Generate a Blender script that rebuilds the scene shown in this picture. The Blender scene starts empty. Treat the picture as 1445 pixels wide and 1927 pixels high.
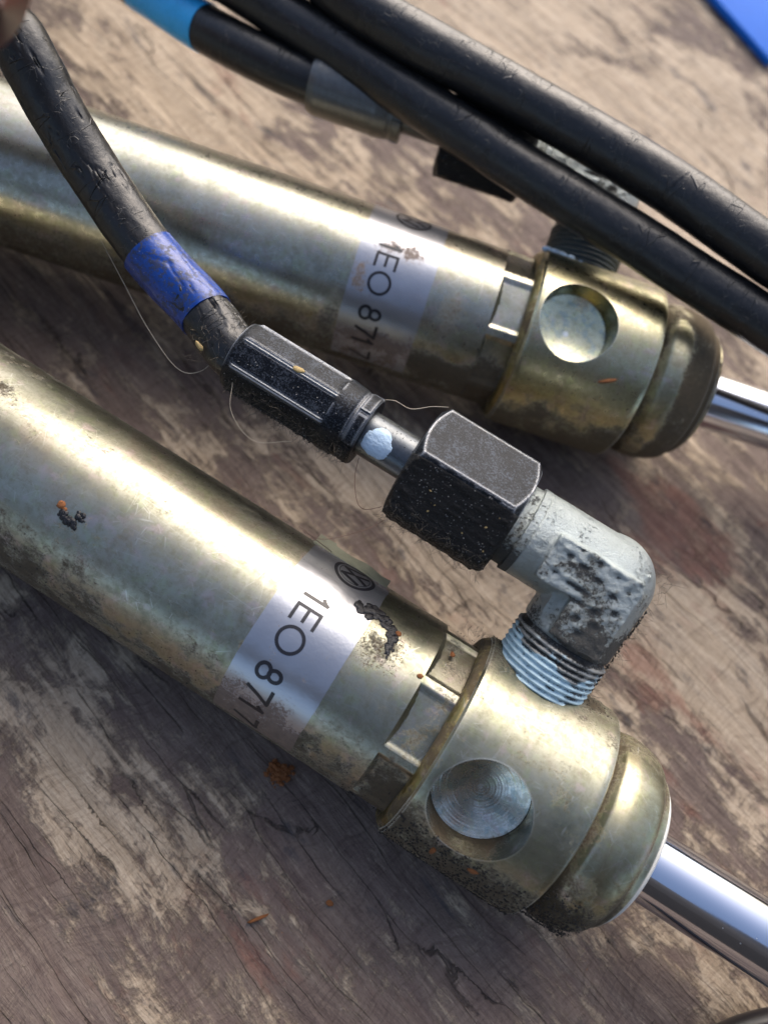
import bpy, bmesh, math, random
import numpy as np
from mathutils import Matrix, Vector, noise as mnoise
PI = math.pi
R_ = math.radians
MM = 0.001
random.seed(7); rng = np.random.default_rng(7)
scene = bpy.context.scene
col = scene.collection

# ------------------------------------------------------------------ camera
# scene is real size: lengths below are written in millimetres and scaled once
cam_d = bpy.data.cameras.new('camera')
cam = bpy.data.objects.new('camera', cam_d); col.objects.link(cam)
CR = Matrix(((0.98352, -0.052, -0.17317), (-0.02211, 0.91597, -0.40064), (0.17945, 0.39786, 0.89972)))
cam.matrix_world = Matrix.Translation((0, 0, 118.992*MM)) @ CR.to_4x4()
cam_d.sensor_fit = 'VERTICAL'; cam_d.sensor_height = 32.0
cam_d.lens = 32.0*1500/1927
cam_d.clip_start = 0.002; cam_d.clip_end = 50
cam_d.dof.use_dof = True
cam_d.dof.focus_distance = 0.1005
cam_d.dof.aperture_fstop = cam_d.lens/1.9      # 1.9 mm pupil
scene.camera = cam
# ------------------------------------------------------------------ sky, sun, exposure
SUN_EL, SUN_AZ = R_(42), math.atan2(0.80, 0.35)      # azimuth measured from +x towards +y
world = bpy.data.worlds.new('World'); scene.world = world; world.use_nodes = True
wn = world.node_tree.nodes; wn.clear()
wo = wn.new('ShaderNodeOutputWorld'); wb = wn.new('ShaderNodeBackground'); ws = wn.new('ShaderNodeTexSky')
ws.sky_type = 'NISHITA'; ws.sun_disc = False
ws.sun_elevation = SUN_EL; ws.sun_rotation = PI/2-SUN_AZ
ws.air_density = .85; ws.dust_density = 4.0; ws.ozone_density = .6
wb.inputs[1].default_value = 0.15
world.node_tree.links.new(ws.outputs[0], wb.inputs[0]); world.node_tree.links.new(wb.outputs[0], wo.inputs[0])
sun_d = bpy.data.lights.new('sun', 'SUN'); sun_d.energy = 0.75; sun_d.angle = R_(60); sun_d.color = (1.0, 0.975, 0.93)
sun = bpy.data.objects.new('sun', sun_d); col.objects.link(sun)
sdir = Vector((math.cos(SUN_EL)*math.cos(SUN_AZ), math.cos(SUN_EL)*math.sin(SUN_AZ), math.sin(SUN_EL)))
sun.rotation_euler = sdir.to_track_quat('Z', 'Y').to_euler(); sun.location = sdir*2
scene.view_settings.view_transform = 'Standard'; scene.view_settings.look = 'None'
scene.view_settings.exposure = 0.98; scene.view_settings.gamma = 1.0
scene.render.engine = 'CYCLES'

# ------------------------------------------------------------------ object helpers
def tag(o, label=None, cat=None, group=None, kind=None):
    if label: o['label'] = label
    if cat: o['category'] = cat
    if group: o['group'] = group
    if kind: o['kind'] = kind
    return o

def thing(name, loc_mm, rz, label, cat, group=None):
    o = bpy.data.objects.new(name, None); o.empty_display_size = 0.01
    o.location = Vector(loc_mm)*MM; o.rotation_euler = (0, 0, rz); col.objects.link(o)
    o['_'] = 0; del o['_']
    return tag(o, label, cat, group)

def root_of(o):
    while o.parent: o = o.parent
    return o

def rot_mat(o):
    return Matrix.Translation(o.location) @ o.rotation_euler.to_matrix().to_4x4()

def mesh_obj(name, V, F, mats, parent=None, uv=None, smooth=True, attrs=None, matidx=None, origin=None, sharp=None):
    """V: world millimetres (N,3). One mesh object, local to its thing."""
    V = np.asarray(V, float)*MM
    if parent is not None:
        inv = np.array(rot_mat(root_of(parent)).inverted())
        V = V @ inv[:3, :3].T + inv[:3, 3]
    off = np.zeros(3)
    if origin is not None and parent is None:
        off = np.array(origin)*MM; V = V-off
    me = bpy.data.meshes.new(name)
    me.from_pydata(V.tolist(), [], F if isinstance(F, list) else F.tolist())
    for m in (mats if isinstance(mats, (list, tuple)) else [mats]): me.materials.append(m)
    if matidx is not None: me.polygons.foreach_set('material_index', np.asarray(matidx, np.int32))
    if uv is not None:
        L = me.uv_layers.new(name='UVMap')
        vi = np.empty(len(me.loops), np.int32); me.loops.foreach_get('vertex_index', vi)
        L.data.foreach_set('uv', np.asarray(uv, np.float32)[vi].ravel())
    if attrs:
        for k, a in attrs.items():
            at = me.attributes.new(k, 'FLOAT', 'POINT'); at.data.foreach_set('value', np.asarray(a, np.float32))
    if smooth:
        me.polygons.foreach_set('use_smooth', np.ones(len(me.polygons), bool))
        if sharp: me.set_sharp_from_angle(angle=R_(sharp))
    me.update()
    o = bpy.data.objects.new(name, me); col.objects.link(o)
    if parent is not None: o.parent = parent
    else: o.location = off
    return o

def fb(p): return mnoise.noise(Vector(p))
def vnoise(P, scale=1.0, octaves=3, seed=0.0):
    """noise at many points (N,3) -> (N,)"""
    P = np.asarray(P, float)*scale+seed*17.3
    out = np.zeros(len(P)); a = 1.0; f = 1.0
    for _ in range(octaves):
        out += a*_vn(P*f); a *= .5; f *= 2.03
    return out
def _hash(i, j, k):
    h = (i*73856093) ^ (j*19349663) ^ (k*83492791)
    h = (h ^ (h >> 13))*1274126177 & 0x7fffffff
    return (h ^ (h >> 11)) % 65536/32768.0-1.0
def _vn(P):
    I = np.floor(P).astype(np.int64); Fr = P-I; Fr = Fr*Fr*(3-2*Fr)
    r = 0
    for dx in (0, 1):
        for dy in (0, 1):
            for dz in (0, 1):
                w = (Fr[:, 0] if dx else 1-Fr[:, 0])*(Fr[:, 1] if dy else 1-Fr[:, 1])*(Fr[:, 2] if dz else 1-Fr[:, 2])
                r = r+w*_hash(I[:, 0]+dx, I[:, 1]+dy, I[:, 2]+dz)
    return r

class Frame:
    """orthonormal frame in world mm: X along an axis, theta measured from Z towards Y"""
    def __init__(s, o, x, y, z): s.o, s.x, s.y, s.z = (np.array(v, float) for v in (o, x, y, z))
    def p(s, a, b, c):
        a, b, c = np.broadcast_arrays(*[np.asarray(v, float) for v in (a, b, c)])
        return s.o+a[..., None]*s.x+b[..., None]*s.y+c[..., None]*s.z
    def cyl(s, a, th, r):
        th = np.radians(th)
        return s.p(a, np.sin(th)*r, np.cos(th)*r)

def grid_faces(n, m, wrap=True):
    i = np.arange(n-1)[:, None]; mm = m if wrap else m-1; j = np.arange(mm)[None, :]; j2 = (j+1) % m
    return np.stack([i*m+j, (i+1)*m+j, (i+1)*m+j2, i*m+j2], -1).reshape(-1, 4)

def lathe(fr, prof, m=160, rfun=None, th0=-180.0, th1=180.0, cap0=False, cap1=False):
    """prof: list of (x, r). rfun(x, theta, r) -> r. returns V, F, uv, X, TH"""
    prof = np.array(prof, float); wrap = (th1-th0) >= 359.99
    th = np.linspace(th0, th1, m, endpoint=not wrap)
    X, TH = np.meshgrid(prof[:, 0], th, indexing='ij')
    RR = np.repeat(prof[:, 1][:, None], m, 1)
    if rfun is not None: RR = rfun(X, TH, RR)
    V = fr.cyl(X, TH, RR).reshape(-1, 3)
    F = grid_faces(len(prof), m, wrap)[:, ::-1].tolist()
    uv = np.stack([X.ravel(), np.radians(TH).ravel()*np.maximum(RR.ravel(), 1)], -1)
    n = len(prof)
    if cap0: F.append(list(range(m)))
    if cap1: F.append([(n-1)*m+k for k in range(m)][::-1])
    return V, F, uv, X.ravel(), TH.ravel()

def dense(prof, step):
    out = [prof[0]]
    for a, b in zip(prof[:-1], prof[1:]):
        L = math.hypot(b[0]-a[0], b[1]-a[1]); k = max(1, int(math.ceil(L/step)))
        for q in range(1, k+1): out.append((a[0]+(b[0]-a[0])*q/k, a[1]+(b[1]-a[1])*q/k))
    return out
def arc(x0, r0, rad, a0, a1, n=6):
    return [(x0+rad*math.cos(R_(a0+(a1-a0)*k/n)), r0+rad*math.sin(R_(a0+(a1-a0)*k/n))) for k in range(n+1)]

def spline(pts, step=0.8):
    P = np.array(pts, float); P = np.vstack([2*P[0]-P[1], P, 2*P[-1]-P[-2]]); out = []
    for i in range(1, len(P)-2):
        L = np.linalg.norm(P[i+1]-P[i]); k = max(2, int(L/step)); t = np.linspace(0, 1, k, endpoint=False)[:, None]
        a, b, c, d = P[i-1], P[i], P[i+1], P[i+2]
        out.append(0.5*((2*b)+(-a+c)*t+(2*a-5*b+4*c-d)*t*t+(-a+3*b-3*c+d)*t**3))
    out.append(P[-2][None]); return np.vstack(out)

def sweep(path, rad, m=32, rfun=None, caps=True):
    P = np.asarray(path, float); n = len(P)
    T = np.gradient(P, axis=0); T /= np.linalg.norm(T, axis=1)[:, None]
    up = np.array([0, 0, 1.0]) if abs(T[0][2]) < .9 else np.array([1.0, 0, 0]); N = []
    v = up-T[0]*(up@T[0]); v /= np.linalg.norm(v)
    for i in range(n):
        v = v-T[i]*(v@T[i]); v /= np.linalg.norm(v); N.append(v)
    N = np.array(N); B = np.cross(T, N)
    s = np.concatenate([[0], np.cumsum(np.linalg.norm(np.diff(P, axis=0), axis=1))])
    th = np.linspace(0, 2*PI, m, endpoint=False)
    S, TH = np.meshgrid(s, th, indexing='ij')
    rr = np.asarray(rad(s) if callable(rad) else np.full(n, rad))[:, None]*np.ones((1, m))
    if rfun is not None: rr = rfun(S, TH, rr, P)
    V = P[:, None, :]+rr[..., None]*(np.cos(TH)[..., None]*N[:, None, :]+np.sin(TH)[..., None]*B[:, None, :])
    F = grid_faces(n, m).tolist()
    if caps: F += [list(range(m))[::-1], [(n-1)*m+k for k in range(m)]]
    uv = np.stack([S.ravel(), (TH*np.mean(rr)).ravel()], -1)
    return V.reshape(-1, 3), F, uv

# ------------------------------------------------------------------ shader helper
class NT:
    def __init__(s, name):
        s.m = bpy.data.materials.new(name); s.m.use_nodes = True; s.t = s.m.node_tree; s.t.nodes.clear()
        s.out = s.n('OutputMaterial'); s.b = s.n('BsdfPrincipled'); s.l(s.b.outputs[0], s.out.inputs[0])
        tc = s.n('TexCoord'); s.obj = s.vm('SCALE', tc.outputs['Object'], scale=1000.0); s.uv = tc.outputs['UV']
    def n(s, typ, **kw):
        nd = s.t.nodes.new('ShaderNode'+typ)
        for k, v in kw.items(): setattr(nd, k, v)
        return nd
    def l(s, a, b): s.t.links.new(a, b)
    def put(s, sock, v):
        if hasattr(v, 'is_output') or isinstance(v, bpy.types.NodeSocket): s.l(v, sock)
        elif isinstance(v, (tuple, list)) and len(v) == 3 and sock.type == 'RGBA': sock.default_value = (*v, 1)
        else: sock.default_value = v
    def vm(s, op, a, b=None, scale=None):
        nd = s.n('VectorMath', operation=op); s.put(nd.inputs[0], a)
        if b is not None: s.put(nd.inputs[1], b)
        if scale is not None: nd.inputs['Scale'].default_value = scale
        return nd.outputs[0]
    def math(s, op, a, b=0.5, c=None, clamp=False):
        nd = s.n('Math', operation=op); nd.use_clamp = clamp; s.put(nd.inputs[0], a); s.put(nd.inputs[1], b)
        if c is not None: s.put(nd.inputs[2], c)
        return nd.outputs[0]
    def mul(s, a, b): return s.math('MULTIPLY', a, b)
    def add(s, a, b): return s.math('ADD', a, b)
    def noise(s, co, scale, detail=4, rough=.55, dist=0.0, lac=2.0):
        nd = s.n('TexNoise'); s.put(nd.inputs['Vector'], co); nd.inputs['Scale'].default_value = scale
        nd.inputs['Detail'].default_value = detail; nd.inputs['Roughness'].default_value = rough; nd.inputs['Distortion'].default_value = dist
        return nd.outputs['Fac']
    def vor(s, co, scale, feature='F1', out='Distance', rnd=1.0):
        nd = s.n('TexVoronoi', feature=feature); s.put(nd.inputs['Vector'], co); nd.inputs['Scale'].default_value = scale
        nd.inputs['Randomness'].default_value = rnd; return nd.outputs[out]
    def stretch(s, co, sc, rot=(0, 0, 0), loc=(0, 0, 0)):
        nd = s.n('Mapping'); s.put(nd.inputs[0], co); nd.inputs['Scale'].default_value = sc
        nd.inputs['Rotation'].default_value = rot; nd.inputs['Location'].default_value = loc; return nd.outputs[0]
    def ramp(s, f, stops, interp='LINEAR'):
        nd = s.n('ValToRGB'); s.put(nd.inputs[0], f); cr = nd.color_ramp; cr.interpolation = interp
        while len(cr.elements) < len(stops): cr.elements.new(.5)
        for e, (p, c) in zip(cr.elements, stops):
            e.position = p; e.color = (*c, 1) if isinstance(c, (tuple, list)) else (c, c, c, 1)
        return nd.outputs[0]
    def mask(s, f, lo, hi):
        nd = s.n('MapRange', clamp=True); s.put(nd.inputs[0], f); nd.inputs[1].default_value = lo; nd.inputs[2].default_value = hi
        nd.interpolation_type = 'SMOOTHSTEP'; return nd.outputs[0]
    def mix(s, f, a, b, mode='MIX'):
        nd = s.n('MixRGB', blend_type=mode); s.put(nd.inputs[0], f); s.put(nd.inputs[1], a); s.put(nd.inputs[2], b); return nd.outputs[0]
    def attr(s, name):
        nd = s.n('Attribute', attribute_name=name); return nd.outputs['Fac']
    def bump(s, h, dist_mm, strength=1.0, normal=None):
        nd = s.n('Bump'); nd.inputs['Strength'].default_value = strength; nd.inputs['Distance'].default_value = dist_mm*MM
        s.put(nd.inputs['Height'], h)
        if normal is not None: s.l(normal, nd.inputs['Normal'])
        return nd.outputs[0]
    def bevel(s, rad_mm):
        """1 where the surface is near a convex or concave edge"""
        bv = s.n('Bevel'); bv.samples = 4; bv.inputs[0].default_value = rad_mm*MM; g = s.n('NewGeometry')
        d = s.n('VectorMath', operation='DOT_PRODUCT'); s.l(bv.outputs[0], d.inputs[0]); s.l(g.outputs['Normal'], d.inputs[1])
        return s.math('SUBTRACT', 1.0, d.outputs['Value'])
    def set(s, **kw):
        names = dict(color='Base Color', rough='Roughness', metal='Metallic', normal='Normal', coat='Coat Weight', coatr='Coat Roughness',
                     spec='Specular IOR Level', sheen='Sheen Weight', sss='Subsurface Weight', trans='Transmission Weight', aniso='Anisotropic')
        for k, v in kw.items(): s.put(s.b.inputs[names[k]], v)
        return s.m

def zinc(name, tint=(1, 1, 1), rough0=.27, dirt=.5, seed=0.0, stain=(.10, .075, .03), brushed=1.0, turned=False, edge=0.0):
    """zinc plated steel with yellow passivation, haze, speckle, dirt and painted flank shade"""
    t = NT(name); co = t.vm('ADD', t.obj, (seed*31, seed*7, seed*13))
    big = t.noise(co, .11, 4, .6, .6)
    c = t.ramp(big, [(.28, (.33*tint[0], .335*tint[1], .285*tint[2])), (.42, (.47*tint[0], .455*tint[1], .385*tint[2])), (.55, (.56*tint[0], .54*tint[1], .465*tint[2])),
                     (.66, (.53*tint[0], .475*tint[1], .41*tint[2])), (.8, (.37*tint[0], .42*tint[1], .34*tint[2]))])
    iri = t.noise(co, .5, 3, .6, 1.0)
    c = t.mix(t.mul(t.mask(iri, .5, .7), .35), c, (.52*tint[0], .58*tint[1], .36*tint[2]))
    c = t.mix(t.mul(t.mask(t.noise(t.vm('ADD', co, (40, 3, 9)), .42, 3), .55, .72), .35), c, (.58, .44, .46))
    fine = t.noise(co, 3.2, 3, .7)
    mott = t.noise(co, .9, 5, .75)
    c = t.mix(t.mul(t.mask(mott, .40, .70), .50), c, (.40, .40, .33), 'MULTIPLY')
    pep = t.mask(t.noise(co, 2.3, 6, .85), .56, .70); c = t.mix(t.mul(pep, .60), c, (.30, .29, .22), 'MULTIPLY')
    streak = t.noise(t.stretch(t.uv, (7.0, .35, 1)), 1.0, 3, .6)
    # speckled dirt
    g = t.attr('grime_shade')
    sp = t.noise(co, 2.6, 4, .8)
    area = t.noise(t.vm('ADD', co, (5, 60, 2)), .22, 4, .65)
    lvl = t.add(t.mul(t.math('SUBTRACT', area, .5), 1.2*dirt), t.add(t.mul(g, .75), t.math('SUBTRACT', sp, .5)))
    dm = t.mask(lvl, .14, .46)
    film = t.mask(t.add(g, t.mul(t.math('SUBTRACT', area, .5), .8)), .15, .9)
    c = t.mix(t.mul(film, .75), c, t.mix(.5, c, stain))  # dirt film, also painting dark reflections into the lower flanks
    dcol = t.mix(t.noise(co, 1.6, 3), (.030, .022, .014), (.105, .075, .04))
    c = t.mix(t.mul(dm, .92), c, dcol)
    # scratches
    sc = t.mask(t.vor(t.stretch(co, (.25, 1.8, .9), (0, 0, .6)), .5, 'DISTANCE_TO_EDGE'), .012, .0)
    sc = t.mul(sc, t.mask(t.noise(co, .35, 2), .45, .58))
    sc2 = t.mul(t.mask(t.vor(t.stretch(co, (.7, .12, .5), (.4, 0, -.9)), 1.1, 'DISTANCE_TO_EDGE'), .010, .0), t.mask(t.noise(t.vm('ADD', co, (2, 9, 9)), .3, 2), .48, .58))
    sc = t.math('MAXIMUM', sc, sc2)
    c = t.mix(t.mul(t.mul(sc, t.math('SUBTRACT', 1.0, film)), .32), c, (.85, .85, .78))
    rgh = t.add(rough0, t.add(t.mul(t.mask(mott, .3, .8), .16), t.add(t.mul(dm, .45), t.mul(film, .25))))
    h = t.add(t.mul(fine, .35), t.add(t.mul(streak, .25*brushed), t.mul(dm, .8)))
    nrm = t.bump(h, .016)
    if turned:
        rad = t.attr('rad'); w_ = t.math('SINE', t.mul(t.add(rad, t.mul(t.noise(co, .6, 2), .12)), 17.0))
        h = t.add(h, t.add(t.mul(w_, .35), t.mul(t.noise(t.stretch(t.uv, (1, .1, 1)), 3, 2), .4))); nrm = t.bump(h, .006)
        c = t.mix(t.mul(t.mask(t.noise(co, .75, 2, .5), .56, .62), .5), c, (.30, .38, .36))
        c = t.mix(t.mask(rad, .55, .30), c, (.75, .76, .70))
    if edge:
        c = t.mix(t.mul(t.mask(t.bevel(.32), .015, .09), edge), c, (.80, .78, .66))  # catch light painted into the colour along edges
    wav = t.bump(t.noise(co, .13, 2), .06, 1.0, nrm)
    return t.set(color=c, metal=t.math('SUBTRACT', 1.0, t.add(t.mul(dm, .85), t.mul(film, .22)), clamp=True), rough=rgh, normal=wav)

def m_rubber(name, cracks=0.6, tone=.016, seed=0):
    t = NT(name); co = t.vm('ADD', t.obj, (seed*11, seed, 3))
    dust = t.noise(co, 1.4, 5, .7); c = t.mix(t.mask(dust, .45, .8), (tone, tone, tone*1.05), (tone*2.2, tone*2.1, tone*2.0))
    ck = t.vor(t.stretch(t.uv, (.62, .10, 1)), 1.0, 'DISTANCE_TO_EDGE')
    ckm = t.mul(t.mask(ck, .022, .0), t.mask(t.noise(co, .25, 3), .50, .62))
    fib = t.mul(t.mask(t.vor(t.stretch(co, (1.2, .5, .8), (.3, .2, .7)), .8, 'DISTANCE_TO_EDGE'), .02, .0), t.mask(t.noise(co, .5, 3), .5, .62))
    c = t.mix(t.mul(fib, .6), c, (.13, .12, .10))
    spk = t.mask(t.noise(co, 3.5, 2, .5), .68, .76); c = t.mix(t.mul(spk, .55), c, (.16, .15, .13))
    c = t.mix(ckm, c, (.004, .004, .004))
    h = t.add(t.mul(t.noise(co, 3.4, 5, .7), .5), t.add(t.mul(t.noise(co, .7, 3), .9), t.add(t.mul(fib, .4), t.mul(ckm, -1.4*cracks))))
    return t.set(color=c, rough=t.add(.20, t.mul(dust, .30)), normal=t.bump(h, .07), spec=.55)

def m_blacksteel(name, seed=0, edge=.6):
    t = NT(name); co = t.vm('ADD', t.obj, (seed*9, 2, 5))
    dust = t.noise(co, .5, 6, .72); fine = t.noise(co, 4.0, 4, .75)
    g = t.attr('grime_shade')
    d = t.mask(t.add(dust, t.mul(t.math('SUBTRACT', fine, .5), 1.6)), .48, .72)
    c = t.mix(t.mul(d, t.math('SUBTRACT', .75, t.mul(g, .72), clamp=True)), (.007, .008, .010), (.062, .072, .090))
    e = t.mul(t.mask(t.add(t.bevel(.5), t.mul(t.math('SUBTRACT', fine, .52), .05)), .008, .05), edge)
    e = t.mul(e, t.math('SUBTRACT', 1.0, t.mul(g, .9), clamp=True))
    c = t.mix(e, c, (.52, .54, .57))
    gr = t.mask(t.add(t.mul(g, 1.1), t.mul(t.math('SUBTRACT', fine, .5), .9)), .35, .75)
    c = t.mix(gr, c, (.012, .011, .010))
    sp = t.mul(t.mask(t.vor(co, 1.7), .16, .08), t.mask(g, .2, .6)); c = t.mix(t.mul(sp, .65), c, (.30, .30, .30))
    h = t.add(t.mul(fine, .35), t.mul(gr, t.noise(co, 2.4, 4, .8)))
    return t.set(color=c, metal=t.math('SUBTRACT', .75, t.mul(gr, .75), clamp=True), rough=t.add(.30, t.add(t.mul(d, .25), t.mul(gr, .05))),
                 normal=t.bump(h, .20), spec=t.math('SUBTRACT', .5, t.mul(gr, .25)))

def m_cast(name, seed=0):
    t = NT(name); co = t.vm('ADD', t.obj, (seed*9, 2, 5)); g = t.attr('grime_shade')
    big = t.noise(co, .25, 4, .6); fine = t.noise(co, 4.5, 4, .75); sp = t.noise(co, 2.2, 5, .8)
    c = t.mix(big, (.33, .365, .35), (.50, .555, .55)); c = t.mix(t.mul(t.mask(fine, .4, .8), .4), c, (.30, .31, .29))
    dm = t.mask(t.add(t.mul(g, .9), t.mul(t.math('SUBTRACT', sp, .5), 1.7)), .26, .56)
    c = t.mix(t.mul(dm, .93), c, t.mix(t.noise(co, 1.3, 2), (.02, .018, .016), (.075, .062, .045)))
    return t.set(color=c, metal=t.math('SUBTRACT', .85, t.mul(dm, .8), clamp=True), rough=t.add(.33, t.mul(dm, .35)),
                 normal=t.bump(t.add(t.mul(fine, .9), t.add(t.mul(sp, .8), t.mul(dm, .9))), .17))

def m_chrome():
    t = NT('chrome'); co = t.obj
    sc = t.noise(t.stretch(t.uv, (9, .4, 1)), 1.0, 3); pit = t.mask(t.vor(co, .75), .07, .03)
    c = t.mix(pit, (.72, .74, .80), (.9, .9, .9))
    return t.set(color=c, metal=1.0, rough=t.add(.09, t.add(t.mul(sc, .05), t.mul(pit, .4))), normal=t.bump(t.add(t.mul(sc, .1), pit), .012))

def m_sticker(seed=0, dirty=.5):
    t = NT('silver_foil'); co = t.vm('ADD', t.obj, (seed*23, 4, 1)); g = t.attr('grime_shade')
    c = t.mix(t.noise(co, .3, 3), (.34, .35, .375), (.45, .46, .49))
    sp = t.noise(co, 2.8, 4, .8); area = t.noise(t.vm('ADD', co, (9, 9, 3)), .30, 4, .7)
    lv = t.add(t.mul(t.math('SUBTRACT', area, .52), 2.0*dirty), t.add(t.math('SUBTRACT', sp, .5), t.mul(g, .6)))
    dm = t.mask(lv, .17, .34)
    c = t.mix(t.mul(t.mask(g, .1, 1.0), .5), c, (.30, .26, .22))
    c = t.mix(t.mul(dm, .9), c, t.mix(t.noise(co, 1.2, 2), (.09, .055, .04), (.24, .18, .13)))
    return t.set(color=c, metal=t.math('SUBTRACT', .88, t.mul(dm, .8), clamp=True), rough=t.add(.30, t.mul(dm, .3)), normal=t.bump(t.noise(co, 1.5, 4), .02))

def m_plain(name, c, rough=.5, metal=0.0, var=.25, scale=1.5, bump=.03, **kw):
    t = NT(name); n_ = t.noise(t.obj, scale, 4, .65); cc = t.mix(n_, tuple(x*(1-var) for x in c), tuple(min(1, x*(1+var)) for x in c))
    return t.set(color=cc, rough=rough, metal=metal, normal=t.bump(t.noise(t.obj, scale*2.5, 4, .7), bump), **kw)

def m_wood():
    t = NT('weathered_wood')
    g0 = t.stretch(t.obj, (1, 1, 1), (0, 0, R_(48.5)))                  # x runs along the grain
    warp = t.noise(g0, .05, 3, .5); w2 = t.noise(t.stretch(g0, (.5, 1.5, 1)), .06, 3)
    off = t.n('CombineXYZ'); t.l(t.mul(t.math('SUBTRACT', warp, .5), 14.0), off.inputs[0]); t.l(t.mul(t.math('SUBTRACT', w2, .5), 4.5), off.inputs[1])
    g = t.vm('ADD', g0, off.outputs[0])
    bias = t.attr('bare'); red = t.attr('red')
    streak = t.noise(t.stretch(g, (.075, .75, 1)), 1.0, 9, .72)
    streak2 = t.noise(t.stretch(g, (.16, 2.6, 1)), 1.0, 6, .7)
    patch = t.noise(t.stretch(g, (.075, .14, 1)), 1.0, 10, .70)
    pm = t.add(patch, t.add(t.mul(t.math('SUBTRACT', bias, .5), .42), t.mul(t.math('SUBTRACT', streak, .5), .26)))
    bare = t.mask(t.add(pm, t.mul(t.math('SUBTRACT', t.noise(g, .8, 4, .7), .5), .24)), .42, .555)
    fine = t.noise(g, 2.8, 5, .75)
    cb = t.ramp(streak, [(.25, (.25, .19, .135)), (.45, (.40, .315, .225)), (.6, (.50, .405, .30)), (.8, (.58, .48, .37))])
    cd = t.ramp(t.add(t.mul(streak, .6), t.mul(patch, .4)), [(.30, (.078, .058, .049)), (.44, (.145, .107, .090)), (.54, (.205, .157, .130)), (.68, (.30, .24, .19))])
    purp = t.mask(t.noise(t.stretch(g, (.06, .13, 1), loc=(9, 4, 0)), 1.0, 5, .6), .45, .68)
    cd = t.mix(t.mul(purp, .24), cd, (.165, .112, .105))
    rd = t.mask(t.add(t.noise(t.stretch(g, (.07, .17, 1), loc=(33, 12, 0)), 1.0, 6, .6), t.mul(red, .35)), .60, .78)
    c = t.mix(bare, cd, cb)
    c = t.mix(t.mul(rd, .6), c, (.24, .105, .075))
    grey = t.mask(t.noise(t.stretch(g, (.10, .25, 1), loc=(3, 52, 0)), 1.0, 6, .65), .58, .70)
    c = t.mix(t.mul(grey, .75), c, (.075, .068, .070))
    # cross hatch of the thin veneer
    hat = t.noise(t.stretch(g, (2.2, .10, 1)), 1.0, 4, .6)
    c = t.mix(t.mul(t.mask(hat, .45, .75), .38), c, (.25, .21, .19), 'MULTIPLY')
    c = t.mix(t.mul(t.mask(streak2, .55, .80), .62), c, (.20, .16, .13), 'MULTIPLY')
    c = t.mix(t.mul(t.mask(t.noise(t.stretch(g, (.5, 4.2, 1)), 1.0, 5, .7), .5, .75), .5), c, (.22, .18, .15), 'MULTIPLY')
    c = t.mix(t.mul(t.mask(t.noise(t.stretch(g, (.35, 1.6, 1), loc=(0, 31, 0)), 1.0, 6, .75), .55, .72), .45), c, (.50, .41, .31))
    c = t.mix(t.mul(t.mask(fine, .45, .8), .5), c, (.20, .17, .15), 'MULTIPLY')
    c = t.mix(t.mul(t.mask(t.noise(g, .9, 5, .75), .60, .78), .4), c, (.52, .44, .34))
    # splits
    e = t.vor(t.stretch(g, (.018, .30, 1)), 1.0, 'DISTANCE_TO_EDGE')
    cr = t.mul(t.mask(t.add(e, t.mul(t.math('SUBTRACT', streak2, .5), .05)), .016, .0), t.mask(t.noise(t.stretch(g, (.04, .2, 1), loc=(7, 7, 0)), 1.0, 4), .45, .56))
    c = t.mix(t.mul(cr, .5), c, (.03, .023, .018))
    ck = t.mask(t.add(t.attr('split'), t.mul(t.math('SUBTRACT', streak, .5), 2.2)), .80, 1.15); c = t.mix(t.mul(ck, .55), c, (.05, .038, .03))
    rust = t.mask(t.noise(t.vm('ADD', t.obj, (3, 8, 0)), .45, 4, .7), .735, .77); c = t.mix(t.mul(rust, .8), c, (.36, .15, .05))
    h = t.add(t.mul(bare, .55), t.add(t.mul(streak, .8), t.add(t.mul(streak2, .45), t.add(t.mul(fine, .16), t.add(t.mul(hat, .18), t.mul(cr, -1.5))))))
    return t.set(color=c, rough=t.add(.62, t.mul(fine, .25)), normal=t.bump(h, .42), spec=.25)

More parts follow.
